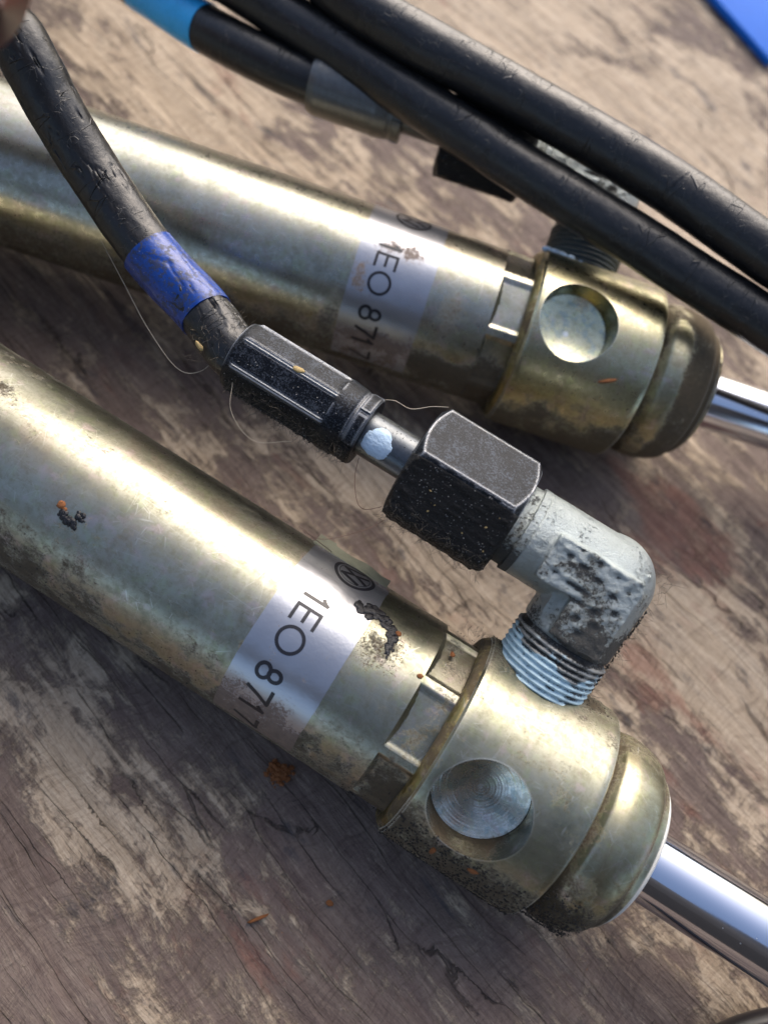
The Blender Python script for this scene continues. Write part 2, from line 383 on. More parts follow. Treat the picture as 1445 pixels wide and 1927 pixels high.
# ------------------------------------------------------------------ the tabletop
GR = R_(-48.5); gx = np.array([math.cos(GR), math.sin(GR)]); gy = np.array([-math.sin(GR), math.cos(GR)])
def build_table():
    def axis(lo, hi, step):
        fine = np.arange(lo, hi, step); a = []; v = lo; s = step
        while v > -900: s *= 1.35; v -= s; a.append(v)
        b = []; v = fine[-1]; s = step
        while v < 1000: s *= 1.35; v += s; b.append(v)
        return np.concatenate([a[::-1], fine, b])
    xs = axis(-75, 145, .55); ys = axis(-35, 225, .55)
    X, Y = np.meshgrid(xs, ys, indexing='ij'); P = np.stack([X.ravel(), Y.ravel()], -1)
    a = P@gx; b = P@gy; Z0 = np.zeros_like(a)
    def n2(sa, sb, o, seed): return vnoise(np.stack([a*sa, b*sb, Z0], -1), 1.0, o, seed)
    w = n2(.03, .05, 2, 1)*2.5
    b2 = b+w
    z = vnoise(np.stack([a*.03, b2*.16, Z0], -1), 1, 3, 2)*.28 + vnoise(np.stack([a*.10, b2*.8, Z0], -1), 1, 3, 3)*.10
    z += vnoise(np.stack([a*.35, b*.5, Z0], -1), 1, 2, 4)*.05
    # long splits along the grain
    split = np.zeros_like(a)
    r = np.random.default_rng(3)
    for k in range(16):
        bc = r.uniform(-150, 190); ac = r.uniform(-190, 120); L = r.uniform(9, 42); wd = r.uniform(1.6, 2.6)
        line = bc+.7*np.sin(a*.07+k)+.16*np.sin(a*.45+k*2)+.25*vnoise(np.stack([a*.5, Z0+k, Z0], -1), 1, 2, k)
        t_ = np.clip(1-np.abs(a-ac)/L, 0, 1); prof = np.clip(1-np.abs(b-line)/(wd*(.3+t_)), 0, 1)*np.clip(t_*3, 0, 1)
        split = np.maximum(split, prof)
    z -= split**2*.35
    d2 = np.maximum(np.abs(X.ravel()-35)-130, 0)+np.maximum(np.abs(Y.ravel()-95)-150, 0)
    z *= np.clip(1-d2/60, 0, 1)
    z -= z.max()+.02
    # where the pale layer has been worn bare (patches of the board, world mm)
    bare = np.full(len(a), .36)  # patch weights also lean paler at the top, painting in its brighter light
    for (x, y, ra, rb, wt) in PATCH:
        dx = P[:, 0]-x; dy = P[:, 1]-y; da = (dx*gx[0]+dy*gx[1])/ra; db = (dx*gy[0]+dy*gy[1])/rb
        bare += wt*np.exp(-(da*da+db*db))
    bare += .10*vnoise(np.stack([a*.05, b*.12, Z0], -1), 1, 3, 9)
    red = np.zeros(len(a))
    for (x, y, ra, rb, wt) in REDS:
        dx = P[:, 0]-x; dy = P[:, 1]-y; da = (dx*gx[0]+dy*gx[1])/ra; db = (dx*gy[0]+dy*gy[1])/rb
        red = np.maximum(red, wt*np.exp(-(da*da+db*db)))
    n, m = X.shape
    V = np.stack([X.ravel(), Y.ravel(), z], -1); F = grid_faces(n, m, False)
    nb = len(V)
    # closed slab: rim and underside
    per = [i*m for i in range(n)]+[(n-1)*m+j for j in range(1, m)]+[i*m+m-1 for i in range(n-2, -1, -1)]+[j for j in range(m-2, 0, -1)]
    Vb = V[per].copy(); Vb[:, 2] = -32
    F = F[:, ::1].tolist(); k = len(per)
    for q in range(k): F.append([per[q], per[(q+1) % k], nb+(q+1) % k, nb+q])
    F.append([nb+q for q in range(k)])
    V = np.vstack([V, Vb]); ext = lambda arr: np.concatenate([arr, np.zeros(k)])
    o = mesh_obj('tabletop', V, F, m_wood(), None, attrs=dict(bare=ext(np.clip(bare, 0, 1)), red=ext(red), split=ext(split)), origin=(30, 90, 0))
    tag(o, 'weathered worn wooden tabletop with pale bare streaks and splits', kind='structure')
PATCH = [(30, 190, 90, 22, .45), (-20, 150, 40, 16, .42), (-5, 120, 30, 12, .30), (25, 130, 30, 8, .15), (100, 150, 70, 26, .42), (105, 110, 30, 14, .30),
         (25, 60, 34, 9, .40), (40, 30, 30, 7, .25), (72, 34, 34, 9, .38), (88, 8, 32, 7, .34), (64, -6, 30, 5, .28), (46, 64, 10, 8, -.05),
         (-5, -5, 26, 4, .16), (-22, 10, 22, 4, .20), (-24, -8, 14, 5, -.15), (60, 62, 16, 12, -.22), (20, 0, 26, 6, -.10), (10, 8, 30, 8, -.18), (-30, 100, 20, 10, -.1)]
REDS = [(78, 50, 18, 9, 1.0), (0, -6, 18, 4, .5), (-10, 150, 8, 5, .4), (70, 22, 16, 4, .5)]
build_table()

# ------------------------------------------------------------------ the two hydraulic cylinders
FR1 = Frame((14.316+.84948*13.409, 23.048-.52763*13.409, 14.5), (.84948, -.52763, 0), (.52763, .84948, 0), (0, 0, 1))
FR2 = Frame((24.679+.96064*18.191, 85.337-.27781*18.191, 14.5), (.96064, -.27781, 0), (.27781, .96064, 0), (0, 0, 1))
MZ = dict(chrome=m_chrome(), white=m_plain('nylon_wiper', (.62, .62, .58), .5, var=.15),
          ink=m_plain('black_ink', (.012, .012, .016), .35, var=.1, bump=.005),
          seam=None)

def glyphs():
    """strokes in mm: x along reading, y up, cap height 3.1"""
    H = 3.15
    circ = lambda cx, cy, rx, ry, n=28: [(cx+rx*math.cos(2*PI*k/n), cy+ry*math.sin(2*PI*k/n)) for k in range(n+1)]
    return {'1': [[(0, -.05), (0, H)], [(0, H), (-.18, H-.35), (-.55, H-.75)]],
            'E': [[(0, 0), (0, H)], [(0, H), (2.05, H)], [(0, H/2), (1.75, H/2)], [(0, 0), (2.05, 0)]],
            '0': [circ(0, H/2, 1.6, 1.62, 36)],
            '8': [circ(0, H*.74, .74, .80), circ(0, H*.25, .98, .84)],
            '7': [[(-1.0, H), (1.0, H)], [(1.0, H), (.35, H*.55), (-.25, 0)]]}

def ribbon(pts, w):
    P = np.array(pts, float); closed = np.allclose(P[0], P[-1])
    out = []
    for k in range(len(P)-1 if False else len(P)-1):
        a, b = P[k], P[k+1]; L = np.linalg.norm(b-a)
        for q in range(max(1, int(L/.3))):
            out.append(a+(b-a)*q/max(1, int(L/.3)))
    out.append(P[-1]); P = np.array(out)
    T = np.gradient(P, axis=0)
    if closed: T[0] = T[-1] = (P[1]-P[-2])
    T /= np.linalg.norm(T, axis=1)[:, None]; N = np.stack([-T[:, 1], T[:, 0]], -1)
    if not closed: P[0] -= T[0]*w*.35; P[-1] += T[-1]*w*.35
    return P+N*w/2, P-N*w/2

def lettering(fr, parent, s0, th_c, R, marks, logo_th, mat, wear=0, seed=1):
    """flat print wrapped on the foil"""
    V, F = [], []
    def add(A, B, lift):
        n = len(A); base = len(V)
        for (gx_, gy_) in list(A)+list(B):
            V.append(fr.cyl(s0+gy_, th_c-math.degrees(gx_/R), R+lift))
        for k in range(n-1): F.append([base+k, base+k+1, base+n+k+1, base+n+k])
    G = glyphs(); lift = .012
    for ch, gx0 in marks:
        for st in G[ch]:
            A, B = ribbon([(x+gx0, y) for x, y in st], .50 if ch in '178' else .44); add(A, B, lift); lift += .0012
    # round emblem: ring with V over W
    gx0 = -math.radians(logo_th-th_c)*R; c = (gx0, 3.6); rr = 3.0
    ring = [(c[0]+rr*.90*math.cos(2*PI*k/60), c[1]+rr*.90*math.sin(2*PI*k/60)) for k in range(61)]
    A, B = ribbon(ring, .48); add(A, B, lift); lift += .0012
    ring = [(c[0]+rr*.72*math.cos(2*PI*k/60), c[1]+rr*.72*math.sin(2*PI*k/60)) for k in range(61)]
    A, B = ribbon(ring, .10); add(A, B, lift); lift += .0012
    sc = rr*.68
    for st in ([(-.42, .84), (0, .12), (.42, .84)], [(-.86, .42), (-.44, -.78), (0, -.10), (.44, -.78), (.86, .42)]):
        for a, b in zip(st[:-1], st[1:]):
            A, B = ribbon([(c[0]+a[0]*sc, c[1]+a[1]*sc), (c[0]+b[0]*sc, c[1]+b[1]*sc)], .52); add(A, B, lift); lift += .0012
    return mesh_obj('printed_text', np.array(V), F, mat, parent, smooth=False)

def hydraulic(fr, label, seed, hole_th, hole_s, port_th, dent_off, tube_len, rod_len, sticker, gfun, mats, xh=0.0):
    ang = math.atan2(fr.x[1], fr.x[0])
    root = thing('hydraulic_cylinder', (fr.o[0], fr.o[1], 0), ang, label, 'hydraulic cylinder', 'hydraulic cylinders lying side by side on the tabletop')
    # --- tube with pressed dents behind the head
    xs = np.concatenate([np.linspace(-tube_len, -32, int((tube_len-32)/1.0), endpoint=False), np.arange(-32, -6.2, .6), np.arange(-6.2, .15, .13)])
    prof = [(x, 12.5) for x in xs]
    prof = [(-tube_len, 11.0)]+prof
    def dents(X, TH, RR):
        ph = (TH-dent_off+22.0) % 44.0-22.0; 
        dist = (22.0-np.abs(ph))*PI/180*12.5
        sh = np.where(ph > 0, 1.0, 1.15)
        floor = 11.75/np.cos(np.radians(ph*.92))-.12
        wall_s = 12.5-np.clip((X+5.15)*1.25, 0, 9)
        wall_t = 12.5-np.clip((dist-.55)*.62*sh, 0, 9)
        r = np.maximum(np.maximum(floor, wall_s), wall_t)
        r = np.where(X > -5.3, np.minimum(RR, r), RR)
        return r
    V, F, uv, X, TH = lathe(fr, prof, 480, dents, cap0=True)
    ob = mesh_obj('tube', V, F, mats['tube'], root, uv, attrs=dict(grime_shade=gfun('tube', X, TH, V)), sharp=24)
    # --- rolled seam between tube and head
    pr = dense([(-.35, 12.0), (-.35, 12.9), (-.15, 13.5), (.35, 13.9), (.75, 14.05), (.95, 13.9), (.95, 12.5)], .25)
    V, F, uv, X, TH = lathe(fr, pr, 240)
    V += vnoise(V, .6, 2, seed)[:, None]*.04
    mesh_obj('seam_ring', V, F, mats['seam'], root, uv, attrs=dict(grime_shade=gfun('seam', X, TH, V)), sharp=50)
    # --- head collar with a blind pin socket and a port, cut with booleans in mm then scaled
    pr = dense([(.55, 11.0), (.55, 14.1), (.85, 14.42), (1.2, 14.5), (18.6+xh, 14.5), (19.05+xh, 14.38), (19.3+xh, 14.0), (19.3+xh, 12.0)], .5)
    V, F, uv, X, TH = lathe(fr, pr, 288, cap0=True, cap1=True)
    me = bpy.data.meshes.new('head_collar'); me.from_pydata(V.tolist(), [], F)
    for m in (mats['head'], mats['socket']): me.materials.append(m)
    def cutter(s, th, rad, depth, ch):
        e = fr.cyl(0, th, 1.0)-fr.o; c0 = fr.p(s, 0, 0); u = fr.x; w = np.cross(e, u); f2 = Frame(c0, e, u, w)
        rim = 14.5*math.cos(math.asin(min(.9, rad/14.5)))
        P = dense([(14.5-depth, 0.001), (14.5-depth, rad-.35), (14.5-depth+.35, rad), (16.5, rad), (16.5, .001)], 3.0)
        Vc, Fc, *_ = lathe(f2, P, 96); 
        cm = bpy.data.meshes.new('cut'); cm.from_pydata(Vc.tolist(), [], Fc); cm.materials.append(mats['head']); cm.materials.append(mats['socket'])
        bm = bmesh.new(); bm.from_mesh(cm); bmesh.ops.remove_doubles(bm, verts=bm.verts, dist=.01); bmesh.ops.recalc_face_normals(bm, faces=bm.faces)
        for f in bm.faces: f.material_index = 1
        bm.to_mesh(cm); bm.free()
        o = bpy.data.objects.new('cut', cm); col.objects.link(o); return o, f2
    bm = bmesh.new(); bm.from_mesh(me); bmesh.ops.recalc_face_normals(bm, faces=bm.faces); bm.to_mesh(me); bm.free()
    tmp = bpy.data.objects.new('tmp', me); col.objects.link(tmp)
    cuts = []
    c1, sf = cutter(hole_s, hole_th, 6.05, 7.3, .3); cuts.append(c1)
    md = tmp.modifiers.new('b', 'BOOLEAN'); md.operation = 'DIFFERENCE'; md.object = c1; md.solver = 'EXACT'
    dg = bpy.context.evaluated_depsgraph_get(); dg.update()
    me2 = bpy.data.meshes.new_from_object(tmp.evaluated_get(dg))
    V = np.empty(len(me2.vertices)*3); me2.vertices.foreach_get('co', V); V = V.reshape(-1, 3)
    F = [list(p.vertices) for p in me2.polygons]; mi = [p.material_index for p in me2.polygons]
    for o in cuts+[tmp]: bpy.data.objects.remove(o)
    q = V-fr.o; X = q@fr.x; Yc = q@fr.y; Zc = q@fr.z; TH = np.degrees(np.arctan2(Yc, Zc))
    uv = np.stack([X, np.radians(TH)*14.5], -1)
    head = mesh_obj('head_collar', V, F, [mats['head'], mats['socket']], root, uv, attrs=dict(grime_shade=gfun('head', X, TH, V)), matidx=mi, sharp=28)
    # socket floor: shallow turned cone, concentric tool marks
    P = [(8.95, 6.0)]
    for k in range(44):
        r = 6.0*(1-(k+1)/44); P.append((7.75+1.2*(r/6.0)**2+.004*math.sin(r*9), max(r, .001)))
    V, F, uv, X, TH = lathe(sf, P, 128)
    mesh_obj('socket_floor', V, F, mats['floor'], head, uv, attrs=dict(grime_shade=np.clip(vnoise(V, .5, 3, seed)*.2-.15+sm(np.linalg.norm((V-sf.o)-((V-sf.o)@sf.x)[:, None]*sf.x, axis=1), 5.0, 6.2)*.4, 0, 1), rad=np.linalg.norm((V-sf.o)-((V-sf.o)@sf.x)[:, None]*sf.x, axis=1)), sharp=60)  # floor colour darkened towards its edge to paint in recess shade
    # --- domed gland nut
    P = dense([(18.8, 11.4), (19.9, 11.5), (20.5, 12.0), (21.3, 12.7), (22.6, 12.95)]+[(22.6+5.2*math.sin(R_(a)), 11.0+2.0*math.cos(R_(a))) for a in range(6, 70, 8)]+[(27.6, 11.35), (27.75, 10.9)]
              + [(28.0, 10.75), (28.7, 10.55), (28.95, 10.1), (28.95, 9.2)], .4)
    P = [(19.2+xh+(x_-19.2)*(1+.1*xh), r_) for x_, r_ in P]; xe = xh+9.6*.1*xh
    V, F, uv, X, TH = lathe(fr, P, 240)
    mesh_obj('gland', V, F, mats['gland'], root, uv, attrs=dict(grime_shade=gfun('gland', X, TH, V)), sharp=40)
    P = dense([(28.7+xe, 9.9), (29.3+xe, 9.9), (29.6+xe, 9.5), (29.5+xe, 8.6), (29.1+xe, 4.9)], .4)
    V, F, uv, X, TH = lathe(fr, P, 160)
    mesh_obj('wiper_ring', V, F, mats['wiper'], root, uv, attrs=dict(grime_shade=np.clip(vnoise(V, .8, 3, seed)*.6+.1, 0, 1)), sharp=40)
    # --- rod
    P = dense([(27.5, 4.8), (rod_len-.6, 4.8), (rod_len, 4.2)], 6.0)
    V, F, uv, X, TH = lathe(fr, P, 128, cap1=True)
    mesh_obj('piston_rod', V, F, MZ['chrome'], root, uv, sharp=40)
    # --- foil sticker
    s_a, s_b, t_a, t_b, s_txt, th_c, marks, logo_th = sticker
    xs = np.linspace(s_a, s_b, 40); th = np.linspace(t_a, t_b, 200)
    Xg, Tg = np.meshgrid(xs, th, indexing='ij')
    ed = .10*vnoise(np.stack([Xg.ravel()*0, Tg.ravel()*.12, Xg.ravel()*0+seed], -1), 1, 3, seed).reshape(Xg.shape)
    Xg = Xg+ed*np.where(Xg > (s_a+s_b)/2, 1, -.6)
    rr = 12.56+.012*vnoise(np.stack([Xg.ravel()*.4, Tg.ravel()*.05, Xg.ravel()*0], -1), 1, 2, seed).reshape(Xg.shape)
    top = fr.cyl(Xg, Tg, rr).reshape(-1, 3); n, m = Xg.shape
    F = grid_faces(n, m, False)[:, ::-1].tolist()
    per = [i*m for i in range(n)]+[(n-1)*m+j for j in range(1, m)]+[i*m+m-1 for i in range(n-2, -1, -1)]+[j for j in range(m-2, 0, -1)]
    low = fr.cyl(Xg, Tg, 12.49+0*Xg).reshape(-1, 3)[per]; nb = len(top); k = len(per)
    for q in range(k): F.append([per[q], nb+q, nb+(q+1) % k, per[(q+1) % k]])
    V = np.vstack([top, low]); TH = np.concatenate([Tg.ravel(), Tg.ravel()[per]]); X = np.concatenate([Xg.ravel(), Xg.ravel()[per]])
    st = mesh_obj('foil_sticker', V, F, mats['foil'], root, np.stack([X, TH*.219], -1), attrs=dict(grime_shade=gfun('foil', X, TH, V)), sharp=50)
    lettering(fr, st, s_txt, th_c, 12.57, marks, logo_th, MZ['ink'])
    return root, st

def sm(x, a, b):
    t = np.clip((x-a)/(b-a), 0, 1); return t*t*(3-2*t)
def g1(part, X, TH, V):
    n = vnoise(V, .28, 3, 5)*.5; n2 = vnoise(V, .9, 3, 8)*.4
    under = sm(-TH, 40, 85)+sm(TH, 50, 95)*.8  # lower flanks: real dirt plus painted-in dark reflection
    if part == 'tube':
        a = np.exp(-((X+11)/3.6)**2-((TH-6)/16)**2)*.52                 # rusty speckle by the sticker
        b = np.exp(-((X+2)/2.0)**2)*.25+sm(X, -6, 0)*sm(-TH, 20, 70)*.5
        far = sm(-X, 30, 70)*.12
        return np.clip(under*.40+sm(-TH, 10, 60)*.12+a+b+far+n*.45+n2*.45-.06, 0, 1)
    if part == 'head':
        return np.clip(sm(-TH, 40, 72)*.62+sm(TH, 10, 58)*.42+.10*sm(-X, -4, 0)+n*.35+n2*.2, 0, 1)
    if part == 'seam': return np.clip(.35+n+n2*.5+sm(TH, 20, 60)*.4, 0, 1)
    if part == 'gland':
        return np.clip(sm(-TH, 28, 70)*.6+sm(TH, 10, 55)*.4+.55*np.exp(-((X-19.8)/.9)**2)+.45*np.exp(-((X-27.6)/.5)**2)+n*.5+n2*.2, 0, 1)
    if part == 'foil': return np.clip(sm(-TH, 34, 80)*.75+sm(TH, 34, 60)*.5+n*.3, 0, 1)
def g2(part, X, TH, V):
    n = vnoise(V, .28, 3, 15)*.5; n2 = vnoise(V, .9, 3, 18)*.4
    under = sm(-TH, 55, 95)+sm(TH, 30, 90)*.3  # dirt on the underside, with some shade painted in
    if part == 'tube':
        a = np.exp(-((X+11.5)/3.0)**2-((TH+42)/20)**2)*.40+np.exp(-((X+10)/4.5)**2-((TH+84)/9)**2)*.9
        a += np.exp(-((X+28.5)/2)**2-((TH+55)/30)**2)*.40+np.exp(-((X+3)/3)**2-((TH+75)/18)**2)*.5
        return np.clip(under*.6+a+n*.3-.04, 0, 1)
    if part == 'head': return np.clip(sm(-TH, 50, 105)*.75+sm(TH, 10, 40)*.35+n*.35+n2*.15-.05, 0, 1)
    if part == 'seam': return np.clip(.3+n+n2*.5, 0, 1)
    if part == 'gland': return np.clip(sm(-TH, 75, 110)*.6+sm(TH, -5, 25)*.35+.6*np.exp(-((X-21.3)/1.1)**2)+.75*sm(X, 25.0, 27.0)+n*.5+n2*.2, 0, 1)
    if part == 'foil':
        a = np.exp(-((TH+8)/9)**2-((X+20)/4)**2)*.55+np.exp(-((TH+76)/6)**2-((X+21)/6)**2)*1.1+np.exp(-((TH+36)/12)**2-((X+26)/1.6)**2)*.6
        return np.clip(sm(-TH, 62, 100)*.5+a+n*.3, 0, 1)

def mats_for(k):
    sd = 3.0*k+1
    return dict(tube=zinc('zinc_tube', (.70, .70, .64) if k == 0 else (.80, .80, .76), .31 if k == 0 else .25, .42, sd),
                head=zinc('zinc_head', (.72, .72, .62) if k == 0 else (.86, .83, .62), .33 if k == 0 else .25, .6, sd+.4, edge=.7),
                gland=zinc('zinc_gland', (.74, .71, .56), .30, .7, sd+.8, edge=.5),
                seam=zinc('zinc_seam', (.62, .52, .26), .34, .5, sd+1.2),
                socket=zinc('zinc_socket', (.34, .32, .25) if k == 0 else (.55, .52, .36), .12, .7, sd+1.6),  # wall tint darkened to paint in the socket's dark reflections
                floor=zinc('zinc_floor', (1.15, 1.16, 1.15) if k == 0 else (1.2, 1.2, .95), .22 if k == 0 else .2, .0, sd+2.0, turned=True),
                wiper=MZ['white'] if k == 0 else zinc('zinc_lip', (.6, .55, .4), .3, .8, 9),
                foil=m_sticker(k, .42+.16*k))
W = 12.57
def mk(lst, thc): return [(c, math.radians(thc-t)*W) for c, t in lst]
marks1 = mk([('1', 10.5), ('E', 3.8), ('0', -16), ('8', -37.4), ('7', -51.0), ('1', -62.5), ('7', -77)], 0)
M1 = mats_for(0); M2 = mats_for(1)
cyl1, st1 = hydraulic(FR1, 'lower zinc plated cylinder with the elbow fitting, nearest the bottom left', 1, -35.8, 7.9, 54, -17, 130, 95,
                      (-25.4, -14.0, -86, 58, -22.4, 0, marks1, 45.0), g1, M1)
marks2 = mk([('1', -9.5), ('E', -15.5), ('0', -35.8), ('8', -57.4), ('7', -70.5), ('1', -80), ('7', -94)], 0)
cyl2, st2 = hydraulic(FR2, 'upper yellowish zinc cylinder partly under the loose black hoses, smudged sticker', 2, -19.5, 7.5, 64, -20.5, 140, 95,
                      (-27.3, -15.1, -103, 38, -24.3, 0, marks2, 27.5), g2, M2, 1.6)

# loose end of the lower sticker, standing off the tube
def flap(fr, parent):
    xs = np.linspace(-25.9, -14.6, 60); t = np.linspace(0, 1, 10)
    Xg, T = np.meshgrid(xs, t, indexing='ij')
    L = 2.1+.5*np.sin(Xg*.9)*.3-.9*np.clip((Xg+22.5)/2.0, -1, 0)*-1*0+np.where(Xg < -23.3, .55, 0)
    th0 = R_(57.5); e = np.stack([np.sin(th0), np.cos(th0)]); tg = np.array([math.cos(th0), -math.sin(th0)])
    up = .35
    y = 12.62*e[0]+(tg[0]+e[0]*up)*T*L; z = 12.62*e[1]+(tg[1]+e[1]*up)*T*L
    y = y+.10*np.sin(Xg*1.3)*T
    A = fr.p(Xg, y, z).reshape(-1, 3); dn = np.array([0, e[0], e[1]])*-.22
    B = fr.p(Xg, y+dn[1], z+dn[2]).reshape(-1, 3)
    n, m = Xg.shape; F = grid_faces(n, m, False); nb = len(A)
    F = F.tolist()+(F[:, ::-1]+nb).tolist()
    per = [i*m for i in range(n)]+[(n-1)*m+j for j in range(1, m)]+[i*m+m-1 for i in range(n-2, -1, -1)]+[j for j in range(m-2, 0, -1)]
    k = len(per)
    for q in range(k): F.append([per[q], nb+per[q], nb+per[(q+1) % k], per[(q+1) % k]])
    o = mesh_obj('sticker_flap', np.vstack([A, B]), F, m_plain('yellowed_film', (.30, .30, .21), .38, .35, .3, .8, .05), parent, sharp=40)
flap(FR1, st1)

# ------------------------------------------------------------------ hose assemblies screwed into the heads
def remeshed(builder_objs, voxel, smooth_it):
    """union of closed meshes given in local mm, welded by a voxel remesh"""
    VV, FF = [], []
    for V, F in builder_objs:
        b = len(VV); VV += V.tolist(); FF += [[i+b for i in f] for f in F]
    me = bpy.data.meshes.new('t'); me.from_pydata(VV, [], FF)
    bm = bmesh.new(); bm.from_mesh(me); bmesh.ops.remove_doubles(bm, verts=bm.verts, dist=1e-4); bmesh.ops.recalc_face_normals(bm, faces=bm.faces); bm.to_mesh(me); bm.free()
    o = bpy.data.objects.new('t', me); col.objects.link(o)
    md = o.modifiers.new('r', 'REMESH'); md.mode = 'VOXEL'; md.voxel_size = voxel
    ms = o.modifiers.new('s', 'SMOOTH'); ms.factor = .5; ms.iterations = smooth_it
    dg = bpy.context.evaluated_depsgraph_get(); dg.update()
    m2 = bpy.data.meshes.new_from_object(o.evaluated_get(dg))
    V = np.empty(len(m2.vertices)*3); m2.vertices.foreach_get('co', V); V = V.reshape(-1, 3)
    N = np.empty(len(m2.vertices)*3); m2.vertices.foreach_get('normal', N); N = N.reshape(-1, 3)
    F = [list(p.vertices) for p in m2.polygons]; bpy.data.objects.remove(o)
    return V, N, F

ID = Frame((0, 0, 0), (1, 0, 0), (0, 1, 0), (0, 0, 1))
def capsule(a, b, r, ra=None, m=48):
    a = np.array(a, float); b = np.array(b, float); x = b-a; L = np.linalg.norm(x); x /= L
    h = np.array([0, 0, 1.0]) if abs(x[2]) < .9 else np.array([0, 1.0, 0]); y = np.cross(h, x); y /= np.linalg.norm(y); z = np.cross(x, y)
    fr = Frame(a, x, y, z)
    V, F, *_ = lathe(fr, dense([(0, .01), (0, r-.3), (.3, r), (L-.3, r), (L, r-.3), (L, .01)], .8), m)
    return V, F
def ball(c, r, m=40):
    fr = Frame(c, (1, 0, 0), (0, 1, 0), (0, 0, 1))
    V, F, *_ = lathe(fr, [(-r*math.cos(R_(a)), max(.01, r*math.sin(R_(a)))) for a in range(0, 181, 8)], m); return V, F
def rbox(lo, hi):
    lo = np.array(lo); hi = np.array(hi)
    V = np.array([[(lo, hi)[i][0], (lo, hi)[j][1], (lo, hi)[k][2]] for i in (0, 1) for j in (0, 1) for k in (0, 1)], float)
    F = [[0, 1, 3, 2], [4, 6, 7, 5], [0, 4, 5, 1], [2, 3, 7, 6], [0, 2, 6, 4], [1, 5, 7, 3]]; return V, F

